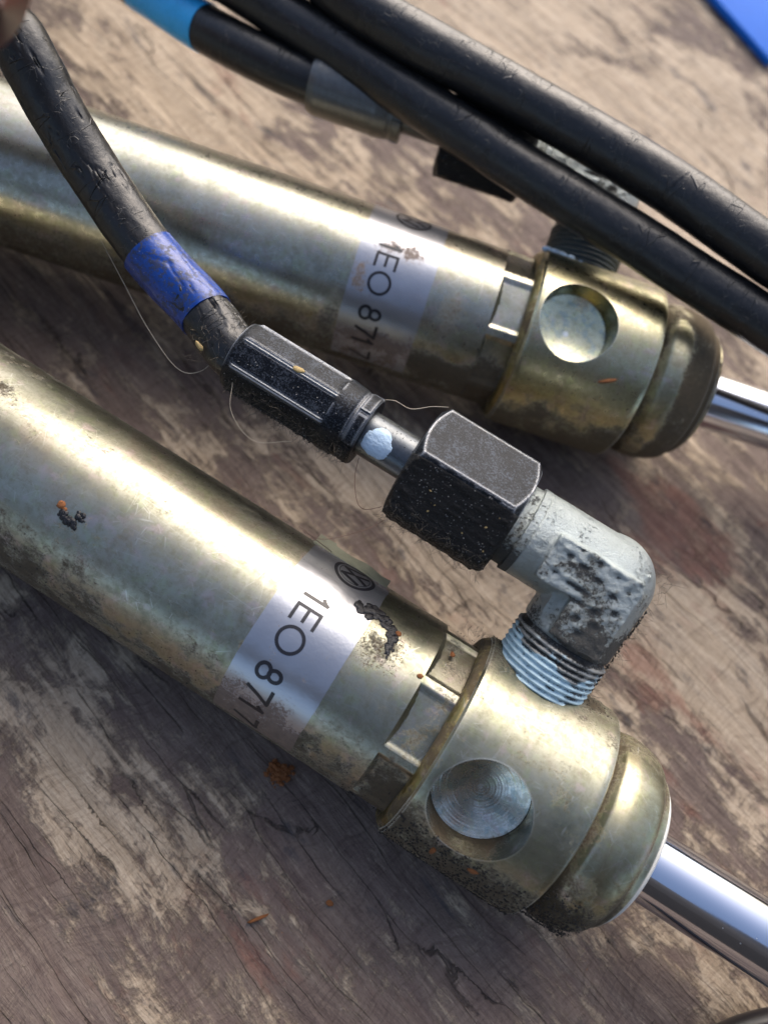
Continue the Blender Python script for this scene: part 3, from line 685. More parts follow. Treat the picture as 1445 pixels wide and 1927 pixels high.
def hose_assembly(fr, port_th, port_s, label, path, hose_r, seed, band, detail=True, ridge_th=None, x3=54.2):
    e = fr.cyl(0, port_th, 1.0)-fr.o; x = fr.x; mvec = np.cross(x, e)       # mvec: normal of the elbow's plane
    if mvec[2] < 0: mvec = -mvec
    J = Frame(fr.p(port_s, 0, 0), x, e, mvec)                                # (along cylinder, outwards, facing up)
    base = J.p(-12.0, 28.6, 0)
    root = thing('hydraulic_hose', (base[0], base[1], 0), math.atan2(x[1], x[0]), label, 'hydraulic hose')
    RC = 28.6
    # --- threaded stub with thread sealant
    P = []
    r = 13.2
    while r < 19.0:
        k = (r-13.2)/.78; amp = .17
        P.append((r, 6.15+amp*math.sin(k*2*PI))); r += .098
    P += [(19.2, 5.9), (19.5, 5.6), (21.6, 5.6), (22.0, 5.9)]
    fE = Frame(J.o, e, x, np.cross(e, x))
    V, F, uv, X, TH = lathe(fE, P, 160, lambda X, T, R: R+.09*vnoise(np.stack([X.ravel()*1.5, np.cos(np.radians(T.ravel()))*7, np.sin(np.radians(T.ravel()))*7], -1), 1, 3, seed).reshape(X.shape))
    rr = np.linalg.norm((V-J.o)-((V-J.o)@e)[:, None]*e, axis=1)
    groove = np.clip((6.2-rr)/.2, 0, 1)
    top = sm(X+vnoise(V, .3, 2, 4)*1.2, 17.0, 18.2)
    mesh_obj('threaded_stub', V, F, M_SEAL if detail else M_SEAL2, root, uv, attrs=dict(grime_shade=np.clip(groove*.36+top*.22+.35*np.clip(vnoise(V, .35, 3, 12), 0, 1), 0, 1), bare=np.clip(top+vnoise(V, .7, 2, 3)*.5, 0, 1)), sharp=60)
    # --- cast elbow
    parts = [capsule((0, 19.7, 0), (0, RC, 0), 6.05), capsule((0, RC, 0), (-11.2, RC, 0), 5.75), ball((0, RC, 0), 6.05),
             rbox((-5.0, RC-7.0, -4.4), (3.6, RC+3.6, 4.0)), rbox((-8.3, RC-3.4, 3.0), (3.0, RC+2.6, 6.3)), rbox((-3.2, RC-8.3, 3.0), (3.4, RC+1.6, 6.3))]
    V, N, F = remeshed(parts, .21 if detail else .45, 4 if detail else 2)
    face = sm(V[:, 2], 5.4, 6.0)
    emb = np.zeros(len(V))
    pr_ = np.random.default_rng(4)
    for (px, py, sx, sy, dp) in [(-6.0, 1.0, .55, .28, 1), (-4.0, .6, .6, .3, 1), (-1.9, .1, .6, .3, 1), (.6, -.6, .6, .35, 1), (-6.6, -1.6, .5, .3, 1), (-3.6, -1.9, 1.7, .25, 1),
                                 (-2.6, -3.3, 1.2, .25, .9), (-.2, -3.2, .6, .35, .8), (-1.6, -5.0, .5, .4, 1), (.7, -4.8, .6, .45, .9), (-.4, -6.6, .5, .4, 1), (1.9, -2.2, .5, .3, .8),
                                 (-5.2, 2.3, .5, .25, .9), (-2.6, 2.0, .55, .25, .9), (0.0, 1.7, .5, .25, .9), (1.9, .8, .35, .5, .7)]:
        dx = V[:, 0]-px; dy = V[:, 1]-RC-py
        emb += dp*(-np.exp(-(dx/sx)**2-(dy/sy)**2)*.55+.22*np.exp(-((dx+.45)/(sx*1.5))**2-((dy-.5)/(sy*1.5))**2))
    V = V+N*(emb*face)[:, None]*.55
    lump = vnoise(V, 1.1, 3, 2)*.06*(.3+1.3*face)+vnoise(V, 2.4, 2, 4)*.05*(.3+face)
    V = V+N*lump[:, None]
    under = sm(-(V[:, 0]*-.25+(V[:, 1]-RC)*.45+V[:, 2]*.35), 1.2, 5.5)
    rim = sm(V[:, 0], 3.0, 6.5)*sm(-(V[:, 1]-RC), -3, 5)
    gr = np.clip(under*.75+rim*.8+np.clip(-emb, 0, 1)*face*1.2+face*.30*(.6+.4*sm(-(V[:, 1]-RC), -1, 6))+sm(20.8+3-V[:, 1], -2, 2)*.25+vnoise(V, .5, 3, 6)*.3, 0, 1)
    Vw = J.p(V[:, 0], V[:, 1], V[:, 2])
    mesh_obj('cast_elbow', Vw, F, M_CAST, root, attrs=dict(grime_shade=gr), sharp=None)
    # --- arm axis frame, pointing away from the elbow
    A = Frame(J.p(0, RC, 0), -x, np.cross(np.array([0, 0, 1.0]), -x)*-1, (0, 0, 1))
    A = Frame(J.p(0, RC, 0), -x, fr.y, fr.z)                                  # theta from up towards +n
    V, F, uv, X, TH = lathe(A, dense([(9.6, 5.55), (10.3, 5.55), (10.45, 5.3), (10.8, 5.25), (11.0, 5.75), (12.0, 5.8), (12.1, 5.4), (13.6, 5.4), (13.7, 5.0), (15.0, 5.0)], .4), 120)
    mesh_obj('neck_thread', V, F, M_CAST, root, uv, attrs=dict(grime_shade=np.clip(.15+sm(-TH, 30, 90)*.8+vnoise(V, .9, 3, 6)*.3, 0, 1)), sharp=30)
    # --- union nut, hexagonal with chamfered ends
    AF = 7.35; rc = .35; x0, x1 = 13.6, 28.0; rt = ridge_th
    def hexr(X, T, Rr):
        ph = np.radians((T-rt+30) % 60-30)                                    # 0 at a corner +-30
        ph2 = np.radians(30)-np.abs(ph)
        r = AF/np.cos(ph2); r = np.minimum(r, 8.36-.0*r)
        dx = np.minimum(X-x0, x1-X)
        cone = 7.25+np.clip(dx, 0, 9)*1.15
        k = .12; return np.minimum(r, cone)-0*k
    nutx = np.concatenate([[x0, x0+.001], np.arange(x0+.1, x0+1.4, .14), np.arange(x0+1.8, x1-1.6, .7), np.arange(x1-1.4, x1, .14), [x1-.001]])
    prof = [(x0, 5.2), (x0, 6.6)]+[(v, 8.4) for v in nutx[1:]]+[(x1+.25, 6.3), (x1+.3, 5.2), (x1+.1, 3.1)]
    def nutr(X, T, Rr): return np.where(Rr > 8, hexr(X, T, Rr), Rr)
    V, F, uv, X, TH = lathe(A, prof, 360, nutr)
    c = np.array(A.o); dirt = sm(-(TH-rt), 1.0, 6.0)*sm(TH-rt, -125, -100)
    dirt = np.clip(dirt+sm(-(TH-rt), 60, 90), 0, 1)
    lumps = np.clip(vnoise(V, 1.6, 3, 2)+.1, 0, 1)*dirt*.22
    rad = (V-A.o)-((V-A.o)@A.x)[:, None]*A.x; rad /= np.linalg.norm(rad, axis=1)[:, None]
    V = V+rad*lumps[:, None]
    mesh_obj('union_nut', V, F, M_NUT, root, uv, attrs=dict(grime_shade=dirt*.95), sharp=25)
    # --- pipe with a blob of light blue paint, crimp sleeve
    V, F, uv, X, TH = lathe(A, dense([(27.0, 3.0), (36.5, 3.0)], 1), 96)
    mesh_obj('pipe', V, F, M_PIPE, root, uv, attrs=dict(grime_shade=np.clip(sm(-TH, 40, 80)*.9, 0, 1)), sharp=30)
    th = np.linspace(-80, 6, 40); xs = np.linspace(30.6, 35.0, 30); Xg, Tg = np.meshgrid(xs, th, indexing='ij')
    q = ((Xg-32.8)/2.1)**2+((Tg+38)/42)**2+.25*vnoise(np.stack([Xg.ravel(), Tg.ravel()*.06, Xg.ravel()*0], -1), 1, 3, 6).reshape(Xg.shape)
    rr = 2.9+.32*np.sqrt(np.clip(1-q, 0, 1))+.03*vnoise(np.stack([Xg.ravel()*3, Tg.ravel()*.3, Xg.ravel()*0], -1), 1, 2, 6).reshape(Xg.shape)*(q < 1)
    mesh_obj('paint_dab', A.cyl(Xg, Tg, rr).reshape(-1, 3), grid_faces(30, 40, False).tolist(), M_DAB, root)
    x2 = 35.0
    prof = dense([(x2, 3.0), (x2, 4.55), (x2+.25, 4.75), (x2+1.5, 4.75), (x2+1.7, 4.6), (x2+2.1, 4.6), (x2+2.4, 4.75), (x2+5, 5.0), (x3-.6, 4.72), (x3, 4.5), (x3+.1, 3.9), (x3, 3.5)], .3)
    def cr(X, T, Rr):
        ph = (T-rt+8+22.5) % 45-22.5                                          # 8 flutes
        m_ = sm(X, x2+4.6, x2+5.2)*sm(-X, -(x3-.7), -(x3-1.1))
        flat = (4.80 if detail else 5.2)/np.cos(np.radians(ph))
        ridge = (.17 if detail else 0)*np.exp(-((np.abs(ph)-20.5)/1.5)**2)
        notch = ((T+10) % 60 < 8)*((X > x2+.2) & (X < x2+1.7))*.28
        neck = sm(X, x2+2.0, x2+4.8)
        return np.where(Rr > 3.6, Rr*(1-m_)+m_*(np.minimum(flat, 4.98)+ridge-.10)-notch, Rr)
    V, F, uv, X, TH = lathe(A, prof, 400, cr)
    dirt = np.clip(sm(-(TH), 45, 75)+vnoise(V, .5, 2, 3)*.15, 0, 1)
    mesh_obj('crimp_sleeve', V, F, M_CRIMP if detail else M_SLEEVE, root, uv, attrs=dict(grime_shade=dirt), sharp=25)
    # --- rubber hose
    start = A.p(x3-1.0, 0, 0); p0 = A.p(x3+1.5, 0, 0)
    PT = spline([start, p0]+path, .35)
    s = np.concatenate([[0], np.cumsum(np.linalg.norm(np.diff(PT, axis=0), axis=1))])
    r0 = np.random.default_rng(int(seed)+5)
    def hr(S, T, rr, P):
        cx = np.stack([S.ravel()*.30, np.cos(T.ravel())*1.3, np.sin(T.ravel())*1.3], -1)
        n1 = vnoise(cx, 1.0, 3, seed).reshape(S.shape)
        ridge = np.abs(vnoise(np.stack([S.ravel()*.16, np.cos(T.ravel())*1.6, np.sin(T.ravel())*1.6], -1), 1.0, 2, seed+3).reshape(S.shape))
        crack = np.clip(1-ridge/.035, 0, 1)*sm(S, 1, 3)
        n3 = vnoise(np.stack([S.ravel()*2.2, np.cos(T.ravel())*6, np.sin(T.ravel())*6], -1), 1.0, 2, seed).reshape(S.shape)
        flake = np.where(n1 > .12, .10, 0.0)*sm(-S, -band[0]-12, -band[0]+1)
        return rr+.07*n1-.20*crack+.02*n3+flake
    V, F, uv = sweep(PT, hose_r, 144 if detail else 64, hr if detail else None)
    hose = mesh_obj('rubber_hose', V, F, M_HOSE, root, uv, sharp=40)
    # --- blue marking sleeve
    i0, i1 = np.searchsorted(s, band[0]), np.searchsorted(s, band[1])
    Pb = PT[i0:i1]
    def br(S, T, rr, P):
        n_ = vnoise(np.stack([S.ravel()*.25, np.cos(T.ravel())*1.2, np.sin(T.ravel())*1.2], -1), 1, 3, seed+2).reshape(S.shape)
        cr_ = np.clip(1-np.abs(vnoise(np.stack([S.ravel()*.2, np.cos(T.ravel())*1.8+4, np.sin(T.ravel())*1.8], -1), 1, 2, seed+8).reshape(S.shape))/.06, 0, 1)
        edge = np.minimum(S, S.max()-S)
        return rr+.06*n_-.13*cr_*sm(edge, .2, 1.2)
    V, F, uv = sweep(Pb, hose_r+.15, 128 if detail else 64, br if detail else None, caps=False)
    Vi, Fi, _ = sweep(Pb, hose_r-.1, 128 if detail else 64, None, caps=False)
    mm = 128 if detail else 64; nb = len(V); nr = len(Pb)
    F = F+[[a+nb for a in f[::-1]] for f in Fi]
    for j in range(mm):
        j2 = (j+1) % mm; F.append([j2, j, nb+j, nb+j2]); F.append([(nr-1)*mm+j, (nr-1)*mm+j2, nb+(nr-1)*mm+j2, nb+(nr-1)*mm+j])
    mesh_obj('blue_band', np.vstack([V, Vi]), F, band[2], root, np.vstack([uv, uv]), sharp=50)
    return root, A, J, PT

def m_seal():
    t = NT('blue_thread_sealant'); g = t.attr('grime_shade'); b = t.attr('bare'); co = t.obj; f = t.noise(co, 3.2, 4, .8)
    c = t.mix(t.noise(co, .8, 3), (.36, .53, .60), (.54, .69, .74))
    met = t.mask(t.add(b, t.mul(t.math('SUBTRACT', f, .5), .7)), .4, .7)
    c = t.mix(met, c, (.33, .33, .31))
    d = t.mask(t.add(g, t.mul(t.math('SUBTRACT', f, .5), 1.3)), .38, .66); c = t.mix(t.mul(d, .94), c, (.022, .02, .018))
    return t.set(color=c, rough=.55, metal=t.mul(met, .6), normal=t.bump(t.add(f, d), .05))
def m_blue(name, c0, c1, wear, rough=.3):
    t = NT(name); co = t.obj; f = t.noise(co, 1.6, 5, .75)
    c = t.mix(t.noise(t.stretch(co, (.35, .35, .35)), 1.0, 3, .6), c0, c1)
    sc = t.noise(co, .45, 4, .7); dm = t.mask(t.add(sc, t.mul(t.math('SUBTRACT', f, .5), 1.4)), .46, .66)
    c = t.mix(t.mul(dm, wear), c, (.022, .03, .065)); sp = t.mask(t.noise(co, 3.6, 2), .68, .74); c = t.mix(t.mul(sp, .6*wear), c, (.4, .42, .5))
    return t.set(color=c, rough=t.add(rough, t.mul(dm, .25)), normal=t.bump(f, .05), coat=.1, coatr=.2)
M_SEAL = m_seal(); M_SEAL2 = m_plain('grimy_sealant', (.07, .085, .085), .6, .2, .5, 1.5, .1); M_CAST = m_cast('cast_zinc_steel'); M_NUT = m_blacksteel('black_oxide_steel', 1, .85); M_CRIMP = m_blacksteel('black_crimp_steel', 4, .55)
M_SLEEVE = m_plain('grey_steel_sleeve', (.15, .15, .14), .36, .8, .35, 1.2, .03)
M_PIPE = m_plain('dark_pipe_steel', (.10, .11, .12), .32, .8, .4, 1.2, .02)
M_DAB = m_plain('light_blue_paint', (.50, .66, .82), .6, 0, .22, 1.3, .08)
M_HOSE = m_rubber('cracked_black_rubber', 1.3, .008, 1); M_HOSE2 = m_rubber('fuzzy_black_rubber', .8, .009, 3)
M_BAND = m_blue('dark_blue_plastic', (.0, .018, .12), (.0, .065, .40), .9)
M_BAND2 = m_blue('bright_blue_plastic', (.02, .38, .80), (.03, .44, .86), .1)

path1 = [(-6.9, 66.9, 31.2), (-10.9, 70.8, 31.9), (-15.0, 75.2, 33.0), (-21.6, 83.2, 36.5), (-26.2, 88.3, 41.0), (-28.4, 91.0, 44.0), (-31.4, 94.0, 46.5), (-38, 95.0, 48.0), (-52, 96, 49), (-75, 100, 46)]
h1, A1, J1, PT1 = hose_assembly(FR1, 54, 7.85, 'cracked black hose with dark blue band, crimp sleeve, black hex nut and cast elbow', path1, 3.55, 1,
                                (8.4, 20.6, M_BAND), True, -19.5)
e2 = FR2.cyl(0, 62, 1)-FR2.o; c2 = FR2.p(7.6, 0, 0)+e2*28.6
bx, by = FR2.x, FR2.y
path2 = [tuple(c2-bx*k+by*w_+np.array([0, 0, dz])) for k, w_, dz in ((56, .3, 0), (61, 1.2, 0), (66, 2.6, -.3), (72, 5.0, -1), (80, 9.0, -2), (92, 17, -5), (110, 31, -8), (135, 54, -12), (160, 80, -16))]
h2, A2, J2, PT2 = hose_assembly(FR2, 62, 7.6, 'black hose with sky blue band at top left, running beneath the loose hoses', path2, 3.7, 2,
                                (21.2, 38.0, M_BAND2), False, 12, 51.0)

# ------------------------------------------------------------------ two loose hoses
def loose(pts, r, label, seed):
    P = spline(pts, .7)
    def rf(S, T, rr, Pp):
        n1 = vnoise(np.stack([S.ravel()*.12, np.cos(T.ravel()), np.sin(T.ravel())], -1), 1, 3, seed).reshape(S.shape)
        n2 = vnoise(np.stack([S.ravel()*1.2, np.cos(T.ravel())*5, np.sin(T.ravel())*5], -1), 1, 2, seed).reshape(S.shape)
        return rr+.10*n1+.02*n2
    V, F, uv = sweep(P, r, 96, rf)
    mid = P[len(P)//2]
    o = mesh_obj('rubber_hose', V, F, M_HOSE2, None, uv, origin=(mid[0], mid[1], mid[2]-r), sharp=50)
    return tag(o, label, 'rubber hose', 'loose black hoses crossing the top right')
loose([(-60, 165, 12), (-32, 152, 30), (-6.4, 137.3, 39), (15.4, 119.2, 39), (39.7, 104.5, 39), (56.9, 93.4, 39), (73.6, 80.0, 39), (92.7, 65.9, 38), (118, 44, 28), (140, 25, 5)], 3.8,
      'outer of the two loose black hoses, nearer the blue card at top right', 1)
loose([(-70, 152, 5), (-40, 145, 20), (-15.4, 134.0, 33), (4.4, 122.7, 33), (24.7, 108.2, 33), (41.0, 96.4, 33), (55.4, 86.6, 33), (75.8, 72.2, 33), (95.7, 59.0, 32), (122, 38, 20), (140, 20, 5)], 3.75,
      'inner of the two loose black hoses, passing over the upper cylinder head', 2)

# ------------------------------------------------------------------ blue card, dark strap, finger
def prism(name, poly, z0, z1, mat, bev=.3):
    bm = bmesh.new(); vs = [bm.verts.new((x, y, z0)) for x, y in poly]; f = bm.faces.new(vs)
    r = bmesh.ops.extrude_face_region(bm, geom=[f]); bmesh.ops.translate(bm, verts=[v for v in r['geom'] if isinstance(v, bmesh.types.BMVert)], vec=(0, 0, z1-z0))
    bmesh.ops.recalc_face_normals(bm, faces=bm.faces)
    bmesh.ops.bevel(bm, geom=bm.edges[:], offset=bev, segments=3, affect='EDGES', profile=.5)
    V = np.array([v.co[:] for v in bm.verts]); F = [[v.index for v in f.verts] for f in bm.faces]
    bm.verts.index_update(); F = [[v.index for v in f.verts] for f in bm.faces]; bm.free()
    c = V.mean(0); return mesh_obj(name, V, F, mat, None, origin=(c[0], c[1], z0), sharp=35)
u_ = np.array([9.9, -19.3]); u_ /= np.linalg.norm(u_)
pc = np.array([123.6, 181.2]); pv = np.array([.80, .60])
poly = [pc-u_*55, pc, pc+pv*40, pc+pv*40-u_*55]
o = prism('blue_box', [tuple(p) for p in poly], -.1, 2.0, m_plain('bright_blue_plastic_board', (.008, .13, .56), .6, 0, .12, .4, .02, spec=.15), .5)
tag(o, 'corner of a flat bright blue box at the top right edge of the tabletop', 'box')
o = None
P = spline([(50, -38, 2.3), (58, -27.6, 2.3), (66, -23.9, 2.3), (75, -22.0, 2.3), (88, -22.3, 2.3), (110, -28.5, 2.3)], .8)
V, F, uv = sweep(P, 2.3, 48)
o = mesh_obj('black_cable', V, F, m_plain('black_plastic', (.012, .012, .016), .3, 0, .3, 1, .02), None, uv, origin=(75, -20.5, 0), sharp=50)
tag(o, 'dark glossy black cable peeking in at the bottom right corner', 'cable')

def finger():
    tip = np.array([-20.3, 60.6, 74.0]); d = np.array([-.80, .58, .10]); d /= np.linalg.norm(d)
    path = [tip+d*k+np.array([0, 0, -.004*k*k]) for k in (0, 8, 18, 28, 40, 55, 70)]
    P = spline(path, 1.2); s = np.concatenate([[0], np.cumsum(np.linalg.norm(np.diff(P, axis=0), axis=1))])
    rad = lambda q: 7.6*np.sqrt(np.clip(1-(1-np.clip(q/7.0, 0, 1))**2, .0004, 1))+.5*np.exp(-((q-26)/6)**2)+.012*q
    V, F, uv = sweep(P, rad, 56, lambda S, T, rr, Pp: rr*(1+.015*np.sin(S*2.2)*np.exp(-((S-26)/5)**2)))
    t = NT('skin'); c = t.mix(t.noise(t.obj, .4, 4), (.05, .016, .010), (.075, .025, .015))
    sk = t.set(color=c, rough=.5, normal=t.bump(t.noise(t.stretch(t.obj, (1, 3, 3)), 1.2, 4), .08), sss=.08)
    root = thing('person', (tip[0], tip[1], 0), 0, 'blurred fingertip intruding at the top left corner over the hose end', 'person')
    mesh_obj('finger', V, F, sk, root, uv, sharp=None)
    # rest of the person, unseen, added to block near-side sky and darken reflections
    def cap(a, b, ra, rb, sx=1.0):
        a = np.array(a, float); b = np.array(b, float); PTS = spline([a, a*.67+b*.33, a*.33+b*.67, b], 12)
        n__ = len(PTS); Vc, Fc, _ = sweep(PTS, lambda q_: ra+(rb-ra)*q_/max(q_[-1], 1), 24); return Vc, Fc
    def bl(c, r_): return ball(c, r_, 24)
    sh = [(-175, -330, 330), (175, -330, 330)]
    body = [cap((0, -560, -120), (0, -400, 230), 150, 165), cap((-70, -400, 200), sh[0], 110, 62), cap((70, -400, 200), sh[1], 110, 62), bl(sh[0], 62), bl(sh[1], 62), bl((0, -400, 230), 160),
            cap(sh[0], (-330, -130, 150), 55, 42), bl((-330, -130, 150), 43), cap((-330, -130, 150), (-215, 140, 88), 41, 27), bl((-215, 140, 88), 27),
            cap(sh[1], (290, -190, 190), 55, 42), bl((290, -190, 190), 43), cap((290, -190, 190), (200, -150, 200), 41, 27), bl((200, -150, 200), 27), cap((0, -400, 300), (0, -300, 420), 60, 56)]
    Vb, Nb, Fb = remeshed(body, 9.0, 6)
    cloth = m_plain('dark_jacket', (.018, .020, .026), .85, 0, .3, .05, .3)
    mesh_obj('body', Vb, Fb, cloth, root)
    Vh, Nh, Fh = remeshed([ball((0, -255, 455), 82, 32), ball((0, -225, 420), 62, 32), cap((0, -185, 450), (0, -168, 425), 9, 13), ball((-80, -262, 445), 16, 16), ball((80, -262, 445), 16, 16)], 5.0, 4)
    mesh_obj('head', Vh, Fh, sk, root)
    Vh, Nh, Fh = remeshed([ball((0, -275, 478), 86, 32)], 6.0, 2); mesh_obj('hair', Vh, Fh, m_plain('dark_hair', (.02, .014, .01), .6, 0, .3, .3, .5), root)
    hand = [ball((-150, 133, 86), 24, 24), ball((-118, 122, 84), 22, 24), cap((-205, 140, 88), (-150, 133, 86), 24, 24)]
    for q_, (ox, oy, oz) in enumerate(((0, 0, 0), (-6, 16, -8), (-16, 30, -16), (-30, 40, -26))):
        b0 = np.array([-108+ox, 120+oy*.6, 84+oz*.5]); m1 = b0+np.array([36-q_*3, -22+q_*3, 4-q_*5]); m2 = m1+np.array([20, -14, -10-q_*2]) if q_ else np.array([-68, 94, 79])
        hand += [cap(b0, m1, 10, 9), ball(m1, 9, 20), cap(m1, m2, 9, 7.6 if q_ else 8.4), ball(m2, 7.6, 20)]
    hand += [cap((-135, 108, 80), (-100, 84, 66), 12, 10), ball((-100, 84, 66), 10, 20), cap((-100, 84, 66), (-76, 78, 58), 10, 8), ball((-76, 78, 58), 8, 20)]
    Vh, Nh, Fh = remeshed(hand, 2.5, 4); mesh_obj('hand', Vh, Fh, sk, root)
    # nail on the upper side
    n_, m_ = 14, 18; A_ = np.linspace(1.4, 12.0, n_); B_ = np.linspace(-48, 48, m_); VV = []
    up = np.array([0, 0, 1.0]); side = np.cross(d, up); side /= np.linalg.norm(side); up = np.cross(side, d)
    for a in A_:
        for b in B_:
            r = 7.75*math.sqrt(max(.02, 1-(1-min(1, a/7.0))**2)); VV.append(tip+d*a+up*math.cos(R_(b))*r*1.0+side*math.sin(R_(b))*r)
    mesh_obj('fingernail', np.array(VV), grid_faces(n_, m_, False).tolist(), m_plain('nail', (.55, .36, .30), .3, 0, .1, .5, .01), root)
finger()

# ------------------------------------------------------------------ small things on the surfaces
def blob(V0, r, seed, flat=.6, nrm=(0, 0, 1), m=10, stretch=(1, 1)):
    nrm = np.array(nrm, float); nrm /= np.linalg.norm(nrm); h = np.array([1.0, 0, 0]) if abs(nrm[0]) < .8 else np.array([0, 1.0, 0])
    a = np.cross(nrm, h); a /= np.linalg.norm(a); b = np.cross(nrm, a); rr = np.random.default_rng(seed); an = rr.uniform(0, PI)
    a, b = a*math.cos(an)+b*math.sin(an), -a*math.sin(an)+b*math.cos(an)
    bm = bmesh.new(); bmesh.ops.create_icosphere(bm, subdivisions=2 if m > 8 else 1, radius=1)
    V = np.array([v.co[:] for v in bm.verts]); F = [[v.index for v in f.verts] for f in bm.faces]; bm.free()
    V = V*(1+.30*vnoise(V, 1.6, 2, seed*.37))[:, None]
    return np.array(V0)+r*(V[:, :1]*a*stretch[0]+V[:, 1:2]*b*stretch[1]+V[:, 2:]*nrm*flat), F

M_RUST = m_plain('orange_rust', (.24, .085, .022), .75, 0, .4, 2.5, .15)
M_TAR = m_plain('black_tar', (.008, .008, .010), .22, 0, .3, 2, .1)
M_CRUMB = m_plain('tan_crumb', (.42, .30, .12), .6, 0, .3, 2, .1)
def dot(fr, s, th, r, mat, name, parent=None, seed=0, flat=.5, R=12.5, st=(1, 1)):
    p = fr.cyl(s, th, R+r*flat*.3); nrm = p-fr.p(s, 0, 0)
    V, F = blob(p, r, seed, flat, nrm, stretch=st); return mesh_obj(name, V, F, mat, parent, origin=tuple(p))
# tar droplets and rust spot left of the lower tube's highlight
def merge(lst):
    VV, FF = [], []
    for V, F in lst:
        b = len(VV); VV += V.tolist(); FF += [[i+b for i in f] for f in F]
    return np.array(VV), FF
def cylblob(fr, s, th, r, seed, flat=.5, R=12.5, st=(1, 1)):
    p = fr.cyl(s, th, R+r*flat*.25); return blob(p, r, seed, flat, p-fr.p(s, 0, 0), stretch=st)
rs = np.random.default_rng(11); L = []
for k in range(70):
    c_ = [(-52.0, -25.6), (-51.2, -26.8), (-50.5, -26.0), (-50.0, -21.2)][k % 4]
    L.append(cylblob(FR1, c_[0]+rs.normal(0, .25), c_[1]+rs.normal(0, 1.0), rs.uniform(.12, .45), 300+k, .45))
V, F = merge(L)
tag(mesh_obj('tar_droplet', V, F, M_TAR, None, origin=FR1.cyl(-51, -25, 12.5)), 'cluster of glossy black tar droplets on the lower tube near the left edge', 'tar blob')
V, F = merge([cylblob(FR1, -52.8, -21.0, .55, 13, .3), cylblob(FR1, -52.2, -22.4, .35, 14, .3)])
tag(mesh_obj('rust_flake', V, F, M_RUST, None, origin=FR1.cyl(-52.8, -21, 12.5)), 'small red-brown flake just above the tar droplets on the lower tube', 'rust flake')
pts = [(-15.8, 23.0), (-14.6, 26.0), (-13.2, 24.8), (-11.9, 22.4), (-10.9, 17.8), (-10.5, 12.0), (-10.3, 5.5)]
rs = np.random.default_rng(8); L = []
for k in range(150):
    q_ = rs.uniform(0, len(pts)-1.001); i_ = int(q_); f_ = q_-i_; s_ = pts[i_][0]*(1-f_)+pts[i_+1][0]*f_; t_ = pts[i_][1]*(1-f_)+pts[i_+1][1]*f_
    w_ = .95-.08*q_; L.append(cylblob(FR1, s_+rs.normal(0, .5*w_), t_+rs.normal(0, 2.0*w_), rs.uniform(.12, .5)*w_*1.5, 200+k, .22))
V, F = merge(L)
tag(mesh_obj('tar_smear', V, F, M_TAR, None, origin=FR1.cyl(-13.5, 29, 12.5)), 'dark curved tar smear beside the right edge of the lower sticker', 'tar smear')
V, F = merge([cylblob(FR1, -62.8, -51, 1.2, 40, .35), cylblob(FR1, -61.5, -53, .9, 41, .35), cylblob(FR1, -64, -50.5, .9, 42, .3)])
tag(mesh_obj('tar_droplet', V, F, M_TAR, None, origin=FR1.cyl(-62.8, -51, 12.5)), 'black tar lump low on the lower tube at the left edge', 'tar blob')
# rust flakes that lie about, each its own thing
def flake(p, r, seed, label, nrm=(0, 0, 1), st=(1, .5), mat=None):
    V, F = blob(p, r, seed, .35, nrm, stretch=st); tag(mesh_obj('rust_flake', V, F, mat or M_RUST, None, origin=tuple(p)), label, 'rust flake')
for k in range(1): 
    rs = np.random.default_rng(5); L = [blob(np.array([6.9+rs.normal(0, .72), 11.7+rs.normal(0, .6), rs.uniform(.0, .6)]), rs.uniform(.15, .5), 50+i, .7, m=4) for i in range(160)]
    V, F = merge(L); tag(mesh_obj('rust_lump', V, F, M_RUST, None, smooth=False, origin=(6.9, 11.7, 0)), 'crumbly orange rust lump on the wood below the lower sticker', 'rust lump')
flake((14.1, -5.1, .1), .55, 61, 'orange crumb on the wood below the lower cylinder, left of its collar', st=(1, .7))
flake((4.8, -6.6, .1), 1.2, 62, 'thin orange sliver on the bare wood near the bottom centre', st=(1.3, .22))
def onhead(fr, s, th, R): p = fr.cyl(s, th, R); return p, p-fr.p(s, 0, 0)
p, nn = onhead(FR1, 11.5, -66, 14.5); flake(p, .75, 63, 'orange flake on the dirty underside of the lower collar, right of two', nn, (1, .5))
p, nn = onhead(FR1, 6.5, -70, 14.5); flake(p, .75, 64, 'orange flake on the dirty underside of the lower collar, left of two', nn, (1, .45))
p, nn = onhead(FR1, 4.8, 37, 14.5); flake(p, .6, 65, 'thin orange flake on the lower collar below the blue thread', nn, (1.2, .35))
p, nn = onhead(FR1, -3.3, 31, 12.3); flake(p, .5, 66, 'orange crumb in the upper pressed dent of the lower tube', nn, (1, .7))
p, nn = onhead(FR1, -5.6, 5.5, 12.55); flake(p, .42, 67, 'orange crumb at the dent step of the lower tube', nn, (1, .8))
p, nn = onhead(FR1, -10.3, 21, 12.55); flake(p, .40, 68, 'orange crumb beside the tar smear on the lower tube', nn, (1, .9))
p, nn = onhead(FR2, 14.6, -48, 14.5); flake(p, 1.25, 69, 'bright orange sliver on the collar of the upper cylinder', nn, (1.3, .28))
p, nn = onhead(A1, 45.5, -4, 4.95); V, F = blob(p, .8, 70, .3, nn, stretch=(1, .5)); tag(mesh_obj('tan_flake', V, F, M_CRUMB, None, origin=tuple(p)), 'tan flake stuck on the black crimp sleeve', 'dirt flake')
p, nn = onhead(A1, 58.2, -60, 3.6); V, F = blob(p, .7, 71, .35, nn, stretch=(1, .5)); tag(mesh_obj('tan_flake', V, F, M_CRUMB, None, origin=tuple(p)), 'tan flake on the rubber hose between blue band and crimp sleeve', 'dirt flake')
